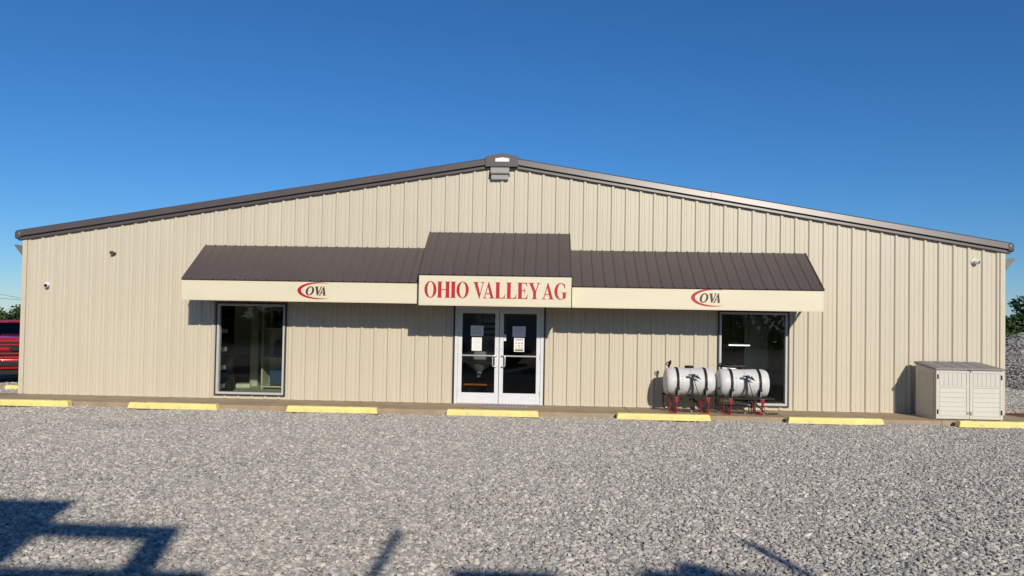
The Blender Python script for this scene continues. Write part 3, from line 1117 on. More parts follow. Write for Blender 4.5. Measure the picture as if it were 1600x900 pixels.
flood(-1, 'grey floodlight sticking out of the left side wall below the eave')
flood(1, 'grey floodlight sticking out of the right side wall below the eave')

# ------------------------------------------------------------------ parking stops
def stop_mesh(seed):
    rnd = random.Random(seed)
    m_ = MB()
    L_, n = 1.86, 16
    prof = [(-0.085, 0.0), (-0.078, 0.085), (-0.055, 0.125), (0.055, 0.125), (0.078, 0.085), (0.085, 0.0)]
    rows = []
    for i in range(n + 1):
        x_ = -L_ / 2 + L_ * i / n
        row = []
        for (y_, z_) in prof:
            e_ = 0.030 * (z_ / .125) * (1 if i == 0 else -1 if i == n else 0)
            row.append((x_ + e_, y_ + rnd.uniform(-1, 1) * .003, z_ + (rnd.uniform(-1, .4) * .005 if z_ > 0.01 else 0)))
        rows.append(row)
    k = len(prof)
    for r_ in rows:
        m_.v += r_
    for i in range(n):
        for j in range(k - 1):
            m_.f.append((i * k + j, i * k + j + 1, (i + 1) * k + j + 1, (i + 1) * k + j))
        m_.f.append((i * k + k - 1, i * k, (i + 1) * k, (i + 1) * k + k - 1))
    m_.f.append(tuple(range(k)))
    m_.f.append(tuple(n * k + j for j in range(k))[::-1])
    return m_


STOPS = [(-9.62, -1.40, .3, 'yellow parking stop at the left end of the front row, cut by the photo edge'),
         (-6.53, -1.40, -.4, 'yellow parking stop in front of the siding left of the left window'),
         (-3.27, -1.38, .5, 'yellow parking stop between the left window and the door'),
         (-0.03, -1.37, -.2, 'yellow parking stop directly in front of the double door'),
         (3.36, -1.38, .2, 'yellow parking stop in front of the left white tank'),
         (6.70, -1.40, .6, 'yellow parking stop between the right window and the shed'),
         (9.98, -1.40, -.3, 'yellow parking stop in front of the resin shed'),
         (-12.93, 3.66, 2.0, 'yellow parking stop before the red truck, partly behind the building corner'),
         (-14.95, 3.58, 4.0, 'yellow parking stop left of the red truck at the photo edge')]
for i, (x_, y_, a_, lb) in enumerate(STOPS):
    t = stop_mesh(i).build('parking_stop', 'yellow_paint', bevel=0.006, seg=1)
    gz_ = ground_z(x_, y_)
    t.location = (x_, y_, (-0.088 if y_ < 0 else gz_ + 0.0))
    t.rotation_euler = (0, 0, rad(a_))
    tag(t, lb, 'parking stop', 'yellow parking stops')
    for sx in (-0.6, 0.6):
        MB().lathe([(0.118, 0.012), (0.130, 0.012)], (sx, 0, 0), 'z', 10).build('anchor_bolt', 'steel_rust', t)

# ------------------------------------------------------------------ doormat
D = empty('doormat', (0.18, -0.33, 0.001))
tag(D, 'flat grey brown doormat before the double door', 'doormat')
MB().box(-0.46, 0.46, -0.21, 0.21, 0, 0.012).build('mat', 'print_grey', D, bevel=0.004)
for k in range(-6, 7):
    MB().box(k * 0.066 - .012, k * 0.066 + .012, -0.18, 0.18, 0.0125, 0.017).build('rib', 'brown_knob', D)


# ------------------------------------------------------------------ sprayer tanks
def sprayer(loc, label, boom):
    T = empty('sprayer', loc)
    tag(T, label, 'sprayer', 'tank sprayers on red legs')
    # barrel, slightly oval, with rounded ends
    prof = [(-0.510, 0.03), (-0.508, 0.15), (-0.502, 0.21), (-0.487, 0.250), (-0.455, 0.274), (-0.40, 0.285), (-0.31, 0.288)]
    prof = prof + [(-0.20, 0.288), (-0.17, 0.283), (0.17, 0.283), (0.20, 0.288)] + [(-a, b) for a, b in prof[::-1]]
    tk = MB().lathe(prof, (0, 0, 0.625), 'x', 36, sx=1.08, sy=1.01).build('tank', 'tank_poly', T, smooth=True, angle=50)
    MB().lathe([(0.87, 0.10), (0.905, 0.10), (0.908, 0.085)], (0.0, 0, 0), 'z', 24).build('neck', 'tank_poly', tk, smooth=True)
    MB().lathe([(0.906, 0.088), (0.912, 0.092), (0.950, 0.090), (0.958, 0.078)], (0.0, 0, 0), 'z', 24).build('lid', 'black_plastic', tk, smooth=True)
    MB().box(0.03, 0.075, -0.296, -0.24, 0.765, 0.80).build('badge', 'black_plastic', tk)
    MB().lathe([(-0.004, 0.2845), (0.004, 0.2845)], (0.0, 0, 0.625), 'x', 36, sx=1.082, sy=1.012).build('seam', 'tank_poly', tk)
    for k in range(5):
        MB().box(-0.205 + 0.0 * k, -0.17, -0.318 + abs(k - 2) * .0045, -0.30, 0.50 + k * .06, 0.506 + k * .06).build('gauge_mark', 'print_grey', tk)
    for xs_ in (-0.275, 0.295):
        st = MB()
        n = 26
        for i in range(n):
            a0_, a1_ = rad(-65 + 310 * i / n), rad(-65 + 310 * (i + 1) / n)
            q = []
            for a_ in (a0_, a1_):
                for r_ in (0.290, 0.298):
                    q.append((r_ * 1.08 * math.cos(a_), 0.625 + r_ * 1.01 * math.sin(a_)))
            w_ = 0.026
            st.hexa([(xs_ - w_, *q[0]), (xs_ + w_, *q[0]), (xs_ + w_, *q[1]), (xs_ - w_, *q[1]),
                     (xs_ - w_, *q[2]), (xs_ + w_, *q[2]), (xs_ + w_, *q[3]), (xs_ - w_, *q[3])])
        st.build('strap', 'black_plastic', T)
        MB().box(xs_ - .03, xs_ + .03, -0.345, -0.305, 0.475, 0.535).build('buckle', 'black_metal', T, bevel=0.006)
        MB().tube([(xs_, -0.318, 0.475), (xs_, -0.320, 0.36)], 0.007, 6).build('strap_bolt', 'handle_metal', T)
    # black cradle rails
    rl = MB()
    for y_ in (-0.32, 0.30):
        rl.box(-0.50, 0.56, y_ - 0.025, y_ + 0.025, 0.315, 0.352)
    for x_ in (-0.42, 0.0, 0.42):
        rl.box(x_ - .025, x_ + .025, -0.294, 0.274, 0.316, 0.350)
    rl.build('cradle', 'black_metal', T)
    # front mast holding the spray gun
    MB().prism([(-0.050, 0.352), (0.055, 0.352), (0.020, 0.44), (0.018, 0.775), (-0.018, 0.775), (-0.018, 0.44)], 'y', -0.372, -0.346).build('mast', 'black_metal', T)
    MB().tube([(0.01, -0.36, 0.76), (0.06, -0.365, 0.60), (0.11, -0.36, 0.45), (0.125, -0.345, 0.34)], 0.008, 6).build('hose', 'rubber', T)
    gm = MB()
    gm.tube([(-0.06, -0.385, 0.788), (0.02, -0.39, 0.785), (0.09, -0.395, 0.755), (0.14, -0.395, 0.735)], [0.013, 0.016, 0.013, 0.008], 8)
    gm.tube([(0.0, -0.385, 0.78), (0.05, -0.40, 0.74), (0.11, -0.40, 0.725), (0.17, -0.395, 0.705)], [0.011, 0.010, 0.010, 0.007], 8)
    gm.tube([(0.08, -0.42, 0.79), (0.11, -0.42, 0.72)], 0.012, 6)
    gm.box(-0.08, 0.0, -0.42, -0.347, 0.776, 0.80)
    gm.build('spray_gun', 'black_metal', T, smooth=True)
    # red legs: a U of bar at each end, with a heavier bracket
    for s in (-1, 1):
        xo = -0.31 if s < 0 else 0.33
        lg = MB()
        lg.tube([(xo, -0.31, 0.33), (xo, -0.315, 0.03), (xo - .0, -0.30, 0.014), (xo, 0.26, 0.014), (xo, 0.28, 0.03), (xo, 0.28, 0.33)], 0.016, 8)
        lg.build('leg', 'red_paint', T, smooth=True)
        lg = MB()
        lg.tube([(xo - .14, -0.29, 0.315), (xo - .135, -0.295, 0.03), (xo - .13, -0.29, 0.014), (xo - 0.02, -0.31, 0.014)], 0.013, 8)
        lg.build('leg_brace', 'red_paint', T, smooth=True)
        MB().prism([(xo - .055, 0.330), (xo + .035, 0.330), (xo + .028, 0.235), (xo + .005, 0.19), (xo - .03, 0.235)], 'y', -0.362, -0.347).build('bracket', 'red_paint', T, bevel=0.006)
    # drain, valve and hoses below
    MB().tube([(0.06, -0.05, 0.34), (0.08, -0.2, 0.24), (0.13, -0.26, 0.22), (0.13, -0.26, 0.13)], [0.03, 0.028, 0.03, 0.024], 10).build('valve', 'black_plastic', T, smooth=True)
    MB().tube([(-0.22, -0.25, 0.30), (-0.16, -0.28, 0.22), (-0.05, -0.25, 0.25), (0.03, -0.1, 0.28)], 0.013, 8).build('suction_hose', 'rubber', T, smooth=True)
    MB().tube([(-0.47, 0.28, 0.30), (-0.48, 0.24, 0.05), (-0.38, 0.05, 0.018), (-0.1, -0.12, 0.016), (0.2, -0.02, 0.016), (0.42, 0.1, 0.02)], 0.011, 8).build('floor_hose', 'rubber', T, smooth=True)
    MB().lathe([(0, .016), (.03, .018), (.05, .012)], (0.02, -0.20, 0.0), 'z', 10).build('brass_fitting', 'fixture_grey', T)
    # handle bracket at the rear left, above the barrel
    hb = MB()
    hb.tube([(-0.40, 0.10, 0.80), (-0.40, 0.10, 0.94), (-0.385, 0.08, 1.0), (-0.37, 0.06, 1.055)], [0.02, 0.022, 0.034, 0.018], 8)
    hb.tube([(-0.395, 0.10, 0.93), (-0.46, 0.10, 0.97), (-0.43, 0.09, 1.02), (-0.38, 0.08, 1.01)], 0.013, 8)
    hb.build('hose_hook', 'black_metal', T, smooth=True)
    if boom:
        MB().tube([(-0.43, 0.22, 0.965), (0.0, 0.20, 0.945), (0.06, 0.20, 0.935)], [0.022, 0.024, 0.02], 8).build('boom_arm', 'black_metal', T, smooth=True)
        MB().tube([(-0.40, 0.16, 0.915), (0.10, 0.15, 0.900)], 0.016, 8).build('boom_tube', 'handle_metal', T, smooth=True)
        MB().tube([(-0.52, -0.30, 0.55), (-0.565, -0.30, 0.48), (-0.575, -0.29, 0.30), (-0.54, -0.28, 0.17), (-0.40, -0.27, 0.155), (0.10, -0.26, 0.160), (0.17, -0.27, 0.19), (0.17, -0.28, 0.28)], 0.014, 8).build('feed_hose', 'rubber', T, smooth=True)
        MB().tube([(-0.50, -0.31, 0.56), (-0.60, -0.28, 0.50), (-0.62, -0.25, 0.36), (-0.56, -0.25, 0.33)], 0.009, 8).build('side_hose', 'rubber', T, smooth=True)
        hz = MB().tube([(0.13, -0.29, 0.30), (0.12, -0.31, 0.06), (0.10, -0.33, 0.02), (0.06, -0.31, 0.10), (0.055, -0.29, 0.28)], 0.010, 8)
        hz.build('loop_hose', 'rubber', T, smooth=True)
        MB().tube([(0.20, -0.26, 0.24), (0.34, -0.33, 0.09), (0.42, -0.30, 0.03), (0.70, -0.12, 0.016)], [0.018, 0.014, 0.012, 0.012], 8).build('outlet_hose', 'rubber', T, smooth=True)
    else:
        MB().tube([(-0.50, 0.30, 0.34), (-0.505, 0.30, 0.02)], 0.007, 6).build('stay', 'red_paint', T)
        MB().tube([(0.56, -0.3, 0.33), (0.70, -0.28, 0.335), (0.72, -0.25, 0.30)], 0.014, 8).build('coupling', 'black_metal', T)
    return T


sprayer((4.020, -0.58, 0.001), 'white tank sprayer standing farther from the shed, bare wall behind it', False)
sprayer((5.095, -0.66, 0.001), 'white tank sprayer in front of the right window, black boom on top', True)

# ------------------------------------------------------------------ resin storage shed
S = empty('storage_shed', (9.50, -0.62, 0.001))
tag(S, 'low beige resin storage shed with grey lid by the right corner', 'shed')
w2, yf, yb = 0.655, -0.375, 0.385
hf, hb_ = 1.015, 1.10
# carcass
MB().box(-w2 + .02, w2 - .02, yf + .02, yb, 0, 0.035).build('base', 'resin', S)
MB().box(-w2 + .03, w2 - .03, yb - .03, yb, .036, hb_ - .02).build('back_panel', 'resin', S)
for s in (-1, 1):
    a, b = sorted((s * w2, s * (w2 - 0.03)))
    sp = MB().prism([(yf, 0.0), (yb, 0.0), (yb, hb_ - .02), (yf, hf - .02)], 'x', a, b).build('side_panel', 'resin', S)
    # lapped boards on the flank
    o_ = s * (w2 + 0.0005)
    for i in range(6):
        z0, z1 = 0.07 + i * 0.098, 0.07 + (i + 1) * 0.098 - 0.012
        c = MB().hexa([(o_, yf + .05, z0), (o_ + s * .010, yf + .05, z0), (o_ + s * .010, yb - .05, z0), (o_, yb - .05, z0),
                       (o_, yf + .05, z1), (o_ + s * .003, yf + .05, z1), (o_ + s * .003, yb - .05, z1), (o_, yb - .05, z1)])
        c.build('board', 'resin', sp)
    for i in range(6):
        y0 = yf + .05 + i * 0.11
        MB().box(*sorted((o_, o_ + s * .008)), y0 + .006, y0 + .104, 0.675, 0.94).build('board', 'resin', sp)
for s in (-1, 1):
    a, b = sorted((s * 0.004, s * (w2 - 0.002)))
    dr = MB()
    yo = yf - 0.034
    dr.box(a, b, yo + .010, yf - .003, 0.02, hf - .025)
    fw = 0.055
    dr.box(a, a + fw, yo, yo + .0105, 0.02, hf - .025).box(b - fw, b, yo, yo + .0105, 0.02, hf - .025)
    dr.box(a + fw, b - fw, yo, yo + .0105, hf - .075, hf - .025).box(a + fw, b - fw, yo, yo + .0105, 0.02, 0.075).box(a + fw, b - fw, yo, yo + .0105, .640, .668)
    d_ = dr.build('door', 'resin', S, bevel=0.0025, seg=1)
    for i in range(6):
        z0 = 0.082 + i * 0.0925
        z1 = z0 + 0.082
        MB().hexa([(a + fw + .012, yo + .0006, z0), (b - fw - .012, yo + .0006, z0), (b - fw - .012, yo + .010, z0), (a + fw + .012, yo + .010, z0),
                   (a + fw + .012, yo + .007, z1), (b - fw - .012, yo + .007, z1), (b - fw - .012, yo + .010, z1), (a + fw + .012, yo + .010, z1)]).build('board', 'resin', d_)
    nb = 6
    for i in range(nb):
        xa = a + fw + .012 + (b - a - 2 * fw - .024) * i / nb
        xb = a + fw + .012 + (b - a - 2 * fw - .024) * (i + 1) / nb
        MB().box(xa + .004, xb - .004, yo + .003, yo + .010, 0.678, hf - .085).build('board', 'resin', d_)
    for zz in (0.16, 0.86):
        xx = b - .03 if s > 0 else a + .03
        MB().box(xx - .014, xx + .014, yo - .010, yo - .001, zz - .045, zz + .045).build('hinge', 'black_metal', d_, bevel=0.003)
    MB().box(*sorted((s * 0.012, s * 0.045)), yo - .014, yo - .001, 0.10 if s > 0 else .12, 0.17 if s > 0 else .16).build('catch', 'fixture_grey', d_, bevel=0.003)
ld = MB().hexa([(-w2 - .03, yf - .06, hf - .022), (w2 + .03, yf - .06, hf - .022), (w2 + .03, yb + .03, hb_ - .018), (-w2 - .03, yb + .03, hb_ - .018),
                (-w2 - .03, yf - .06, hf + .016), (w2 + .03, yf - .06, hf + .016), (w2 + .02, yb + .03, hb_ + .028), (-w2 - .02, yb + .03, hb_ + .028)]).build('lid', 'resin_lid', S, bevel=0.010)
for i in range(4):
    x0_ = -w2 + .05 + i * (2 * w2 - .1) / 4
    x1_ = x0_ + (2 * w2 - .1) / 4 - .03
    MB().hexa([(x0_, yf - .02, hf + .018), (x1_, yf - .02, hf + .018), (x1_, yb, hb_ + .026), (x0_, yb, hb_ + .026),
               (x0_ + .01, yf - .01, hf + .028), (x1_ - .01, yf - .01, hf + .028), (x1_ - .01, yb - .01, hb_ + .036), (x0_ + .01, yb - .01, hb_ + .036)]).build('panel', 'resin_lid', ld)
MB().tube([(-.02, yf - .066, hf - .02), (-.02, yf - .08, hf + .0), (.03, yf - .08, hf + .0), (.035, yf - .07, hf - .04)], .010, 8).build('latch', 'handle_metal', S, smooth=True)

# ------------------------------------------------------------------ rusty plate on the gravel right of the corner
o = MB()
o.prism([(-0.5, -0.18), (0.42, -0.22), (0.52, 0.02), (0.38, 0.20), (-0.45, 0.18)], 'z', 0.0, 0.05)
o.tube([(-.4, 0, .065), (.9, .05, .05)], .022, 8)
o = o.build('steel_plate', 'steel_rust', bevel=0.005)
o.location = (11.55, 0.55, ground_z(11.5, .6) + 0.03)
o.rotation_euler.z = rad(4)
tag(o, 'rust red steel plate lying on the gravel beyond the right corner', 'steel plate')


# ------------------------------------------------------------------ red pickup truck beside the building
def pickup(loc, rz):
    T = empty('pickup_truck', loc, rz)
    T.scale = (1.07, 1.07, 1.07)
    tag(T, 'red pickup truck facing the camera behind the left building corner', 'truck')
    R_ = 'truck_red'
    # front towards -y, length 5.9, width 2.0
    body = MB()
    body.hexa([(-.96, .05, .62), (.96, .05, .62), (.99, 1.75, .60), (-.99, 1.75, .60),
               (-.90, .12, 1.24), (.90, .12, 1.24), (.93, 1.75, 1.33), (-.93, 1.75, 1.33)])
    body.build('hood', R_, T, bevel=0.06, seg=4, smooth=True)
    hb2 = MB().hexa([(-.5, .20, 1.245), (.5, .20, 1.245), (.56, 1.70, 1.325), (-.56, 1.70, 1.325),
                     (-.42, .28, 1.285), (.42, .28, 1.285), (.48, 1.68, 1.37), (-.48, 1.68, 1.37)])
    hb2.build('hood_bulge', R_, T, bevel=0.03, seg=3, smooth=True)
    MB().hexa([(-.99, 1.74, .52), (.99, 1.74, .52), (.99, 3.75, .52), (-.99, 3.75, .52),
               (-.95, 1.76, 1.33), (.95, 1.76, 1.33), (.95, 3.75, 1.33), (-.95, 3.75, 1.33)]).build('cab', R_, T, bevel=0.05, seg=3, smooth=True)
    cab = MB().hexa([(-.91, 1.82, 1.30), (.91, 1.82, 1.30), (.91, 3.70, 1.30), (-.91, 3.70, 1.30),
                     (-.73, 2.48, 1.72), (.73, 2.48, 1.72), (.74, 3.58, 1.72), (-.74, 3.58, 1.72)]).build('greenhouse', 'truck_glass', T)
    MB().hexa([(-.75, 2.42, 1.705), (.75, 2.42, 1.705), (.76, 3.62, 1.705), (-.76, 3.62, 1.705),
               (-.66, 2.56, 1.775), (.66, 2.56, 1.775), (.68, 3.54, 1.775), (-.68, 3.54, 1.775)]).build('roof', R_, T, bevel=0.025, seg=3, smooth=True)
    for s in (-1, 1):
        pl = MB()
        beam(pl, (s * .905, 1.82, 1.31), (s * .735, 2.47, 1.72), .07, .07)
        beam(pl, (s * .915, 2.75, 1.31), (s * .75, 2.95, 1.72), .05, .08)
        beam(pl, (s * .905, 3.68, 1.31), (s * .745, 3.57, 1.72), .07, .10)
        pl.build('pillar', R_, T)
        mr_ = MB().box(*sorted((s * 1.02, s * 1.28)), 1.95, 2.08, 1.28, 1.62).build('mirror', 'black_plastic', T, bevel=0.03)
        MB().box(*sorted((s * .93, s * 1.03)), 1.98, 2.04, 1.36, 1.42).build('mirror_arm', 'black_plastic', mr_)
    # bed
    bd = MB()
    bd.box(-.99, -.90, 3.78, 5.85, .55, 1.34).box(.90, .99, 3.78, 5.85, .55, 1.34).box(-.90, .90, 5.77, 5.85, .55, 1.33).box(-.90, .90, 3.78, 3.84, .55, 1.33).box(-.90, .90, 3.84, 5.77, .70, .78)
    bd.build('bed', R_, T, bevel=0.02)
    # front: grille, lamps, bumper
    gr = MB().box(-.70, .70, -.015, .06, .78, 1.18).build('grille', 'black_plastic', T, bevel=0.03)
    for z_ in (.86, 1.10):
        MB().box(-.66, .66, -.045, -.016, z_ - .018, z_ + .018).build('grille_bar', R_, gr, bevel=0.008)
    MB().box(-.66, .66, -.065, -.017, .945, 1.03).build('grille_bar', R_, gr, bevel=0.012)
    MB().lathe([(-.075, .05), (-.066, .062)], (0, 0, .988), 'y', 24, sx=2.1, sy=1.0).build('badge', 'black_plastic', gr)
    MB().box(-.76, .76, -.02, .05, 1.182, 1.235).build('grille_frame', R_, T, bevel=0.012)
    MB().box(-.76, .76, -.02, .05, .725, .779).build('grille_frame', R_, T, bevel=0.012)
    for s in (-1, 1):
        hl = MB().box(*sorted((s * .705, s * .935)), -.012, .15, .82, 1.17).build('headlight', 'black_plastic', T, bevel=0.03)
        MB().box(*sorted((s * .735, s * .905)), -.022, -.013, .90, 1.12).build('lens', 'lamp_lens', hl, bevel=0.003)
        MB().box(*sorted((s * .735, s * .905)), -.020, -.013, .84, .885).build('turn_signal', 'amber', hl)
    MB().hexa([(-1.0, -.10, .43), (1.0, -.10, .43), (1.0, .20, .43), (-1.0, .20, .43),
               (-.98, -.14, .715), (.98, -.14, .715), (1.0, .20, .715), (-1.0, .20, .715)]).build('bumper', R_, T, bevel=0.03, seg=3, smooth=True)
    MB().box(-.55, .55, -.165, -.125, .52, .65).build('bumper_intake', 'black_plastic', T, bevel=0.01)
    MB().box(-.92, .92, -.02, .3, .27, .42).build('air_dam', 'black_plastic', T, bevel=0.02)
    MB().box(-.55, .55, .3, 5.7, .38, .51).build('chassis', 'black_metal', T)
    for s in (-1, 1):
        for y_ in (.95, 4.75):
            c = MB().lathe([(-.135, .30), (-.13, .385), (-.09, .40), (.09, .40), (.13, .385), (.135, .30)], (s * .86, y_, .40), 'x', 32).build('wheel', 'rubber', T, smooth=True)
            MB().lathe([(s * .12 - .02, .25), (s * .12, .262), (s * .12 + s * .02, .25), (s * .12 + s * .012, .06)], (s * .86, y_, .40), 'x', 24).build('rim', 'chrome', c, smooth=True)
            MB().lathe([(-.06, .455), (.06, .455)], (s * .90, y_, .47), 'x', 28).build('wheel_arch', 'black_plastic', T)
        MB().box(*sorted((s * .99, s * 1.0)), 1.95, 2.75, .60, 1.26).build('door', R_, T, bevel=0.004)
        MB().box(*sorted((s * .99, s * 1.0)), 2.80, 3.68, .60, 1.26).build('door', R_, T, bevel=0.004)
        MB().box(*sorted((s * .91, s * .995)), 5.78, 5.865, .95, 1.30).build('tail_light', 'tail_red', T, bevel=0.006)
    return T


TX, TY = -14.75, 5.1
pickup((TX, TY, ground_z(TX - 1, TY + 1) + 0.0), rad(31))


# ------------------------------------------------------------------ lorry and trailer behind the camera: their shadows fall on the gravel
Y0 = -17.3
dh = 0.20
T = empty('box_truck', (-4.0, Y0, ground_z(-4, Y0)))
tag(T, 'white box truck parked behind the photographer, seen only by its shadow', 'truck')
zz0 = 0.10
MB().box(-4.5, 3.24, -2.4, 0.0, 0.95, 4.22 + zz0 - .03).build('cargo_box', 'trailer_white', T, bevel=0.02)
MB().box(3.245, 4.84, -2.3, -0.02, 0.7, 3.26 + zz0).build('cab', 'trailer_white', T, bevel=0.05)
rk = MB()
rk.box(3.245, 4.42, -0.12, -0.0, 3.62 + zz0, 3.80 + zz0)
rk.box(4.18, 4.42, -0.12, -0.0, 3.265 + zz0, 3.62 + zz0)
rk.build('rack', 'black_metal', T)
MB().box(-4.4, 4.5, -2.2, -0.2, 0.55, 0.94).build('chassis', 'black_metal', T)
for x_ in (-3.2, -2.1, 3.6):
    for y_ in (-2.15, -0.2):
        MB().lathe([(-.14, .40), (-.12, .5), (.12, .5), (.14, .40)], (x_, y_, 0.5), 'y', 24).build('wheel', 'rubber', T, smooth=True)
G2 = empty('farm_trailer', (3.9, Y0, ground_z(3.9, Y0)))
tag(G2, 'high sided farm trailer behind the photographer, seen only by its shadow', 'trailer')
MB().box(-1.42, 1.25, -2.3, 0, 0.9, 3.25 + zz0).build('bin', 'trailer_white', G2, bevel=0.02)
MB().box(-1.27, -0.50, -2.2, -0.01, 3.251 + zz0, 3.375 + zz0).build('tarp_roll', 'black_plastic', G2, bevel=0.03)
MB().box(0.14, 1.18, -2.2, -0.01, 3.251 + zz0, 3.43 + zz0).build('tarp_roll', 'black_plastic', G2, bevel=0.03)
bm_ = MB()
beam(bm_, (-2.05, -0.05, 3.0 + zz0), (-1.52, -0.05, 3.84 + zz0), 0.075, 0.085)
bm_.build('arm', 'black_metal', G2)
bm_ = MB()
beam(bm_, (1.32, -0.05, 2.0 + zz0), (1.52, -0.05, 3.84 + zz0), 0.09, 0.09)
bm_.build('post', 'black_metal', G2)
MB().prism([(0.45, 3.431 + zz0), (0.82, 3.431 + zz0), (0.7, 3.51 + zz0), (0.57, 3.53 + zz0)], 'y', -0.5, -0.01).build('cover', 'black_plastic', G2)
MB().box(-2.2, -1.43, -1.2, -0.02, 0.7, 2.9).build('tank', 'trailer_white', G2, bevel=0.1)
MB().box(-2.2, 1.4, -1.5, -0.5, 0.6, 0.89).build('chassis', 'black_metal', G2)
for x_ in (-.5, .5):
    for y_ in (-2.1, -0.2):
        MB().lathe([(-.14, .40), (-.12, .5), (.12, .5), (.14, .40)], (x_, y_, 0.5), 'y', 24).build('wheel', 'rubber', G2, smooth=True)


# ------------------------------------------------------------------ trees
def make_tree(name, loc, h, w, material, label, cat, grp, seed, n_leaf=2600, leaf=0.16, trunk=True, squat=0.25):
    rnd = np.random.RandomState(seed)
    T = empty(name, loc)
    tag(T, label, cat, grp)
    # clump centres
    nc = 26
    cen = []
    for i in range(nc):
        t_ = rnd.rand()
        zc = h * (squat + (0.95 - squat) * t_)
        rr = w * 0.5 * math.sqrt(max(0.05, 1 - abs(2 * (t_ - 0.42)) ** 2.2)) * math.sqrt(rnd.rand())
        a_ = rnd.rand() * 2 * math.pi
        cen.append((rr * math.cos(a_), rr * math.sin(a_), zc, w * (0.10 + 0.10 * rnd.rand())))
    if trunk:
        tm = MB()
        tm.tube([(0, 0, -0.3), (0.04 * w, 0, h * .2), (-.02 * w, .03 * w, h * .5), (0.02 * w, 0, h * .85)], [h * .028, h * .022, h * .014, h * .004], 9)
        for c in cen[:12]:
            zs = h * (0.2 + 0.35 * rnd.rand())
            tm.tube([(0, 0, zs), (c[0] * .5, c[1] * .5, (zs + c[2]) / 2 + .1), (c[0], c[1], c[2])], [h * .010, h * .007, h * .002], 6)
        tm.build('trunk', 'bark', T, smooth=True)
    cen = np.array(cen)
    ci = rnd.randint(0, nc, n_leaf)
    d = rnd.normal(size=(n_leaf, 3))
    d /= np.linalg.norm(d, axis=1)[:, None]
    r_ = cen[ci, 3] * (0.55 + 0.55 * rnd.rand(n_leaf))
    p = cen[ci, :3] + d * r_[:, None] * np.array([1, 1, .8])
    u = rnd.normal(size=(n_leaf, 3))
    u /= np.linalg.norm(u, axis=1)[:, None]
    nn = d + 0.7 * rnd.normal(size=(n_leaf, 3))
    v = np.cross(nn, u)
    v /= np.linalg.norm(v, axis=1)[:, None]
    s_ = leaf * (0.6 + 0.8 * rnd.rand(n_leaf))[:, None]
    q = np.stack([p - u * s_, p + v * s_ * .6, p + u * s_, p - v * s_ * .6], axis=1).reshape(-1, 3)
    me = bpy.data.meshes.new('crown')
    me.from_pydata(q.tolist(), [], [(4 * i, 4 * i + 1, 4 * i + 2, 4 * i + 3) for i in range(n_leaf)])
    me.materials.append(MATS[material])
    ob = bpy.data.objects.new('crown', me)
    COL.objects.link(ob)
    ob.parent = T
    return T


CAMX, CAMY = 0.899, -15.884


def at_px(px, depth):
    """ground position on the column of image column px (near the horizon) at a distance along y"""
    t_ = math.tan(math.atan((px - 800) / 1130) + YAW)
    return CAMX + t_ * depth, CAMY + depth


LT = [(-34, 78, 6.2, 6.5, 'leaf_mid'), (-12, 84, 5.5, 6.5, 'leaf_mid'), (9, 80, 5.0, 6.0, 'leaf_dark'), (30, 86, 5.5, 6.5, 'leaf_mid'), (52, 82, 6.4, 6.5, 'leaf_dark'), (75, 84, 6.5, 6.5, 'leaf_mid')]
LW = ['beyond the photo edge at far left', 'cut by the left photo edge', 'above the red truck roof', 'touching the left building edge', 'hidden mostly behind the left building corner', 'behind the building left of the awnings']
for i, (px, dp, h, w, m_) in enumerate(LT):
    x_, y_ = at_px(px, dp)
    make_tree('far_tree', (x_, y_, ground_z(x_, y_) - .2), h, w, m_, 'rounded green tree in the far line, ' + LW[i], 'tree', 'far trees at the left', 40 + i, 8000, 0.17, squat=0.12)
RT = [(1548, 74, 3.9, 6.0, 'leaf_dark'), (1566, 70, 3.35, 5.6, 'leaf_dark'), (1585, 74, 3.7, 5.0, 'leaf_dark'), (1602, 70, 3.75, 5.0, 'leaf_dark'), (1622, 72, 6.5, 6.0, 'leaf_dark'), (1648, 70, 6.2, 6.0, 'leaf_dark')]
RW = ['hidden behind the right building corner', 'lowest crown, touching the right building edge', 'middle crown above the gravel pile', 'tallest crown at the right photo edge', 'just beyond the right photo edge', 'farthest beyond the right photo edge']
for i, (px, dp, h, w, m_) in enumerate(RT):
    x_, y_ = at_px(px, dp)
    make_tree('dark_tree', (x_, y_, ground_z(x_, y_) - .2), h, w, m_, 'dark green tree behind the gravel pile, ' + RW[i], 'tree', 'dark trees at the right', 80 + i, 9000, 0.16, squat=0.10)
BU = [(1560, 52, 1.9, 4.2), (1579, 50, 1.7, 4.0), (1597, 52, 1.9, 4.2), (1620, 50, 1.8, 4.2)]
BW = ['against the right building edge', 'in the middle of the gap', 'at the right photo edge', 'just beyond the right photo edge']
for i, (px, dp, h, w) in enumerate(BU):
    x_, y_ = at_px(px, dp)
    make_tree('bush', (x_, y_, ground_z(x_, y_) - .2), h, w, 'leaf_scrub', 'light green bush between pile and dark trees, ' + BW[i], 'bush', 'bushes behind the pile', 120 + i, 5000, 0.11, squat=0.05)

rb = random.Random(4)
for i in range(14):      # unseen trees added behind the camera to darken the reflections in the panes
    x_ = -52 + i * 7.6 + rb.uniform(-1.5, 1.5)
    y_ = -62 + rb.uniform(-4, 4)
    make_tree('added_tree', (x_, y_, ground_z(x_, y_) - .2), 8.5 + rb.uniform(-1, 1.5), 10.0, 'leaf_dark',
              'unseen tree added behind the camera to darken the pane reflections', 'tree', 'trees added behind the camera', 200 + i, 3200, 0.30, squat=0.06)

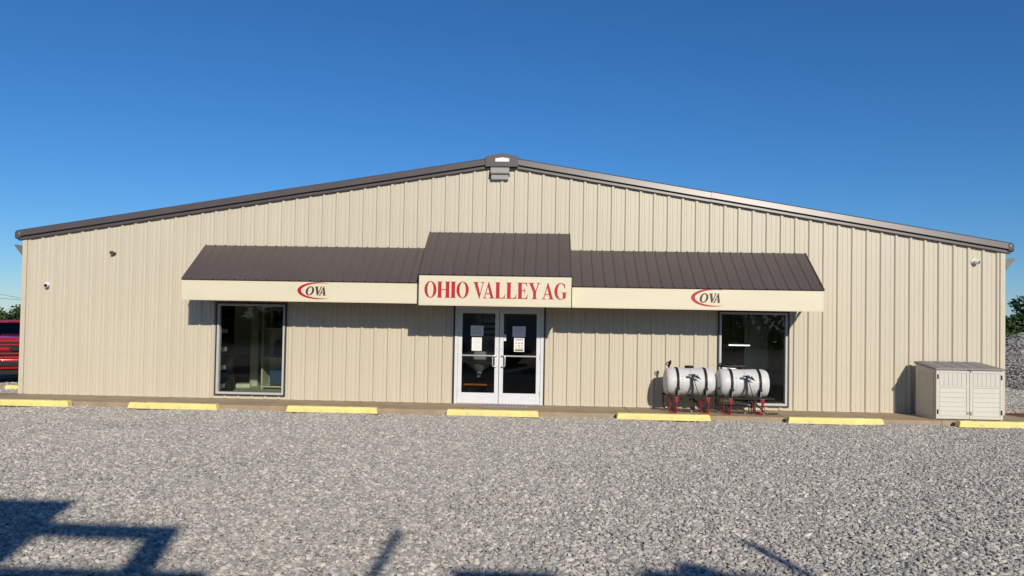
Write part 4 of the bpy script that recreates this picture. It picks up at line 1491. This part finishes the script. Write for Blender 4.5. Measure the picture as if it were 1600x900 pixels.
# ------------------------------------------------------------------ overhead wires at the far left
P1x, P1y = at_px(-120, 62)
P2x, P2y = at_px(190, 66)
for i, (x_, y_, lb) in enumerate([(P1x, P1y, 'wooden utility pole left of the photo'), (P2x, P2y, 'wooden utility pole hidden behind the building')]):
    U_ = empty('utility_pole', (x_, y_, ground_z(x_, y_) - .3))
    tag(U_, lb, 'utility pole', 'utility poles')
    MB().lathe([(0, .16), (6.4, .12), (6.45, .05)], (0, 0, 0), 'z', 12).build('post', 'pole_wood', U_, smooth=True)
    MB().box(-.9, .9, -.19, -.13, 5.6, 5.72).build('crossarm', 'pole_wood', U_)


def wire(pa, pb, sag, label):
    pa, pb = Vector(pa), Vector(pb)
    pts = []
    for i in range(25):
        t_ = i / 24
        p = pa.lerp(pb, t_)
        p.z -= sag * 4 * t_ * (1 - t_)
        pts.append(p)
    tag(MB().tube(pts, 0.014, 5).build('overhead_wire', 'black_metal'), label, 'wire', 'overhead wires')


wire((P1x, P1y - .16, 4.95), (P2x, P2y - .16, 1.95), 0.15, 'thin overhead wire, the steeper upper one at far left')
wire((P1x + .4, P1y - .16, 3.75), (P2x + .4, P2y - .16, 3.0), 0.2, 'thin overhead wire, the flatter lower one at far left')

# ------------------------------------------------------------------ gravel pile
def pile_z(x, y):
    dx, dy = (x - 20.3) / 5.6, (y - 11.5) / 4.6
    r = math.hypot(dx, dy) * (1 + 0.08 * math.sin(3 * math.atan2(dy, dx) + 1) + 0.05 * math.sin(7 * math.atan2(dy, dx)))
    hgt = 2.5 * max(0.0, 1 - r) ** 0.85
    return ground_z(x, y) - 0.06 + min(hgt, 1.82 + 0.12 * math.sin(1.7 * x) * math.cos(2.1 * y))


pm = MB()
n = 46
pxs = np.linspace(13.5, 27.0, n)
pys = np.linspace(6.0, 17.0, n)
pm.v = [(x, y, pile_z(x, y)) for y in pys for x in pxs]
pm.f = [(j * n + i, j * n + i + 1, (j + 1) * n + i + 1, (j + 1) * n + i) for j in range(n - 1) for i in range(n - 1)]
pile = pm.build('gravel_heap', 'ground', smooth=True, angle=180)
tag(pile, 'tall heap of grey gravel behind the right building corner', 'gravel heap')


# ------------------------------------------------------------------ loose stones (geometry nodes instances on scattered points)
def stone_group(name, material, base, smin, smax, seed):
    ng = bpy.data.node_groups.new(name, 'GeometryNodeTree')
    ng.interface.new_socket('Geometry', in_out='INPUT', socket_type='NodeSocketGeometry')
    ng.interface.new_socket('Geometry', in_out='OUTPUT', socket_type='NodeSocketGeometry')
    nd, lk = ng.nodes, ng.links
    gi, go = nd.new('NodeGroupInput'), nd.new('NodeGroupOutput')
    join = nd.new('GeometryNodeJoinGeometry')
    for i in range(10):
        ico = nd.new('GeometryNodeMeshIcoSphere')
        ico.inputs['Radius'].default_value = base
        ico.inputs['Subdivisions'].default_value = 2
        nz = nd.new('ShaderNodeTexNoise')
        nz.noise_dimensions = '4D'
        nz.inputs['W'].default_value = 3.7 * i + seed
        nz.inputs['Scale'].default_value = 1.1 / base * 0.75
        nz.inputs['Detail'].default_value = 2.5
        sub = nd.new('ShaderNodeVectorMath')
        sub.operation = 'SUBTRACT'
        sub.inputs[1].default_value = (0.5, 0.5, 0.5)
        lk.new(nz.outputs['Color'], sub.inputs[0])
        scl = nd.new('ShaderNodeVectorMath')
        scl.operation = 'SCALE'
        scl.inputs['Scale'].default_value = base * 2.5
        lk.new(sub.outputs[0], scl.inputs[0])
        sp_ = nd.new('GeometryNodeSetPosition')
        lk.new(ico.outputs['Mesh'], sp_.inputs['Geometry'])
        lk.new(scl.outputs[0], sp_.inputs['Offset'])
        sh = nd.new('GeometryNodeSetShadeSmooth')
        sh.inputs['Shade Smooth'].default_value = False
        lk.new(sp_.outputs[0], sh.inputs[0])
        tr = nd.new('GeometryNodeTransform')
        rs = random.Random(seed * 31 + i)
        tr.inputs['Scale'].default_value = (1.0 + .35 * rs.random(), 0.75 + .3 * rs.random(), 0.40 + .28 * rs.random())
        lk.new(sh.outputs[0], tr.inputs['Geometry'])
        sm = nd.new('GeometryNodeSetMaterial')
        sm.inputs['Material'].default_value = MATS[material]
        lk.new(tr.outputs[0], sm.inputs['Geometry'])
        g2i = nd.new('GeometryNodeGeometryToInstance')
        lk.new(sm.outputs[0], g2i.inputs[0])
        lk.new(g2i.outputs[0], join.inputs[0])
    iop = nd.new('GeometryNodeInstanceOnPoints')
    lk.new(gi.outputs[0], iop.inputs['Points'])
    lk.new(join.outputs[0], iop.inputs['Instance'])
    iop.inputs['Pick Instance'].default_value = True
    ri = nd.new('FunctionNodeRandomValue')
    ri.data_type = 'INT'
    ri.inputs[4].default_value = 0
    ri.inputs[5].default_value = 9
    ri.inputs['Seed'].default_value = seed
    lk.new(ri.outputs[2], iop.inputs['Instance Index'])
    rr = nd.new('FunctionNodeRandomValue')
    rr.data_type = 'FLOAT_VECTOR'
    rr.inputs[0].default_value = (-0.5, -0.5, 0)
    rr.inputs[1].default_value = (0.5, 0.5, 6.283)
    rr.inputs['Seed'].default_value = seed + 1
    lk.new(rr.outputs[0], iop.inputs['Rotation'])
    rsz = nd.new('FunctionNodeRandomValue')
    rsz.data_type = 'FLOAT'
    rsz.inputs[2].default_value = 0.0
    rsz.inputs[3].default_value = 1.0
    rsz.inputs['Seed'].default_value = seed + 2
    pw = nd.new('ShaderNodeMath')
    pw.operation = 'POWER'
    pw.inputs[1].default_value = 1.8
    lk.new(rsz.outputs[1], pw.inputs[0])
    mr_ = nd.new('ShaderNodeMapRange')
    mr_.inputs['To Min'].default_value = smin
    mr_.inputs['To Max'].default_value = smax
    lk.new(pw.outputs[0], mr_.inputs[0])
    lk.new(mr_.outputs[0], iop.inputs['Scale'])
    lk.new(iop.outputs[0], go.inputs[0])
    return ng


def scatter(name, pts, group, parent=None):
    me = bpy.data.meshes.new(name)
    me.from_pydata(pts, [], [])
    ob = bpy.data.objects.new(name, me)
    COL.objects.link(ob)
    md = ob.modifiers.new('stones', 'NODES')
    md.node_group = group
    ob.parent = parent
    return ob


rng = np.random.RandomState(11)


def jitter(x0, x1, y0, y1, step):
    X, Y = np.meshgrid(np.arange(x0, x1, step), np.arange(y0, y1, step))
    P = np.stack([X.ravel(), Y.ravel()], 1)
    return P + rng.uniform(-.75, .75, P.shape) * step


def gzs(P, lift):
    return [(float(x), float(y), ground_z(float(x), float(y)) + lift + float(l)) for (x, y), l in zip(P, rng.uniform(-.006, .012, len(P)))]


P = jitter(-14.5, 15.0, -11.8, -1.235, 0.0235)
ang = np.abs(P[:, 0] - CAMX + 0.04 * (P[:, 1] - CAMY)) / (P[:, 1] - CAMY)
P = P[ang < 1.06]
instop = np.zeros(len(P), bool)
for (x_, y_, a_, _) in STOPS[:7]:
    instop |= (np.abs(P[:, 0] - x_) < 0.94) & (np.abs(P[:, 1] - y_) < 0.095)
P = P[~instop]
def lift(x, y):
    n_ = 0.5 + 0.25 * math.sin(0.55 * x + 0.9 * math.sin(0.5 * y)) + 0.25 * math.sin(1.3 * y - 0.35 * x + 1.0)
    lane = 0.0
    for xl, wl in ((-4.6, .42), (-2.9, .42), (1.9, .40), (3.6, .40), (7.6, .45)):     # wheel tracks, packed down
        xx_ = x - xl - 0.25 * math.sin(0.45 * y + xl) - 0.10 * (y + 6)
        lane += math.exp(-(xx_ / wl) ** 2)
    yy_ = y + 3.6 + 0.2 * math.sin(.4 * x)
    lane += 0.8 * math.exp(-(yy_ / .5) ** 2)
    return -0.0065 - 0.0050 * min(1, lane) + 0.011 * min(1, max(0, 0.35 * n_ + 0.5 + 0.07 * x - 0.05 * (y + 6)))


tag(scatter('gravel', [(x, y, z + lift(x, y)) for x, y, z in gzs(P, 0.0)], stone_group('stones', 'gravel_stone', 0.0126, 0.55, 2.1, 5)),
    'pale grey crushed gravel covering the parking lot', 'gravel', kind='stuff')
Q = jitter(11.02, 19.5, -1.2, 9.5, 0.05)
Q = Q[(Q[:, 0] - CAMX) / (Q[:, 1] - CAMY) > 0.585]
Q2 = jitter(-21, -10.9, 0.05, 9.0, 0.06)
Q2 = Q2[(-(Q2[:, 0] - CAMX) / (Q2[:, 1] - CAMY) > 0.66)]
Q3 = jitter(-13.5, -12.5, -1.2, 0.1, 0.035)
tag(scatter('gravel', gzs(np.concatenate([Q, Q2, Q3]), 0.004), stone_group('stones_far', 'gravel_stone', 0.026, 0.6, 1.7, 9)),
    'pale grey crushed gravel at both sides of the building', 'gravel', kind='stuff')
R3 = jitter(13.6, 26.9, 6.2, 16.8, 0.052)
pp = [(float(x), float(y), pile_z(float(x), float(y)) + float(l)) for (x, y), l in zip(R3, rng.uniform(-.02, .035, len(R3)))
      if pile_z(float(x), float(y)) > ground_z(float(x), float(y)) - .05 and y < 14.5]
tag(scatter('stones', pp, stone_group('stones_pile', 'pile_stone', 0.034, 0.5, 1.8, 13), pile), kind='stuff')
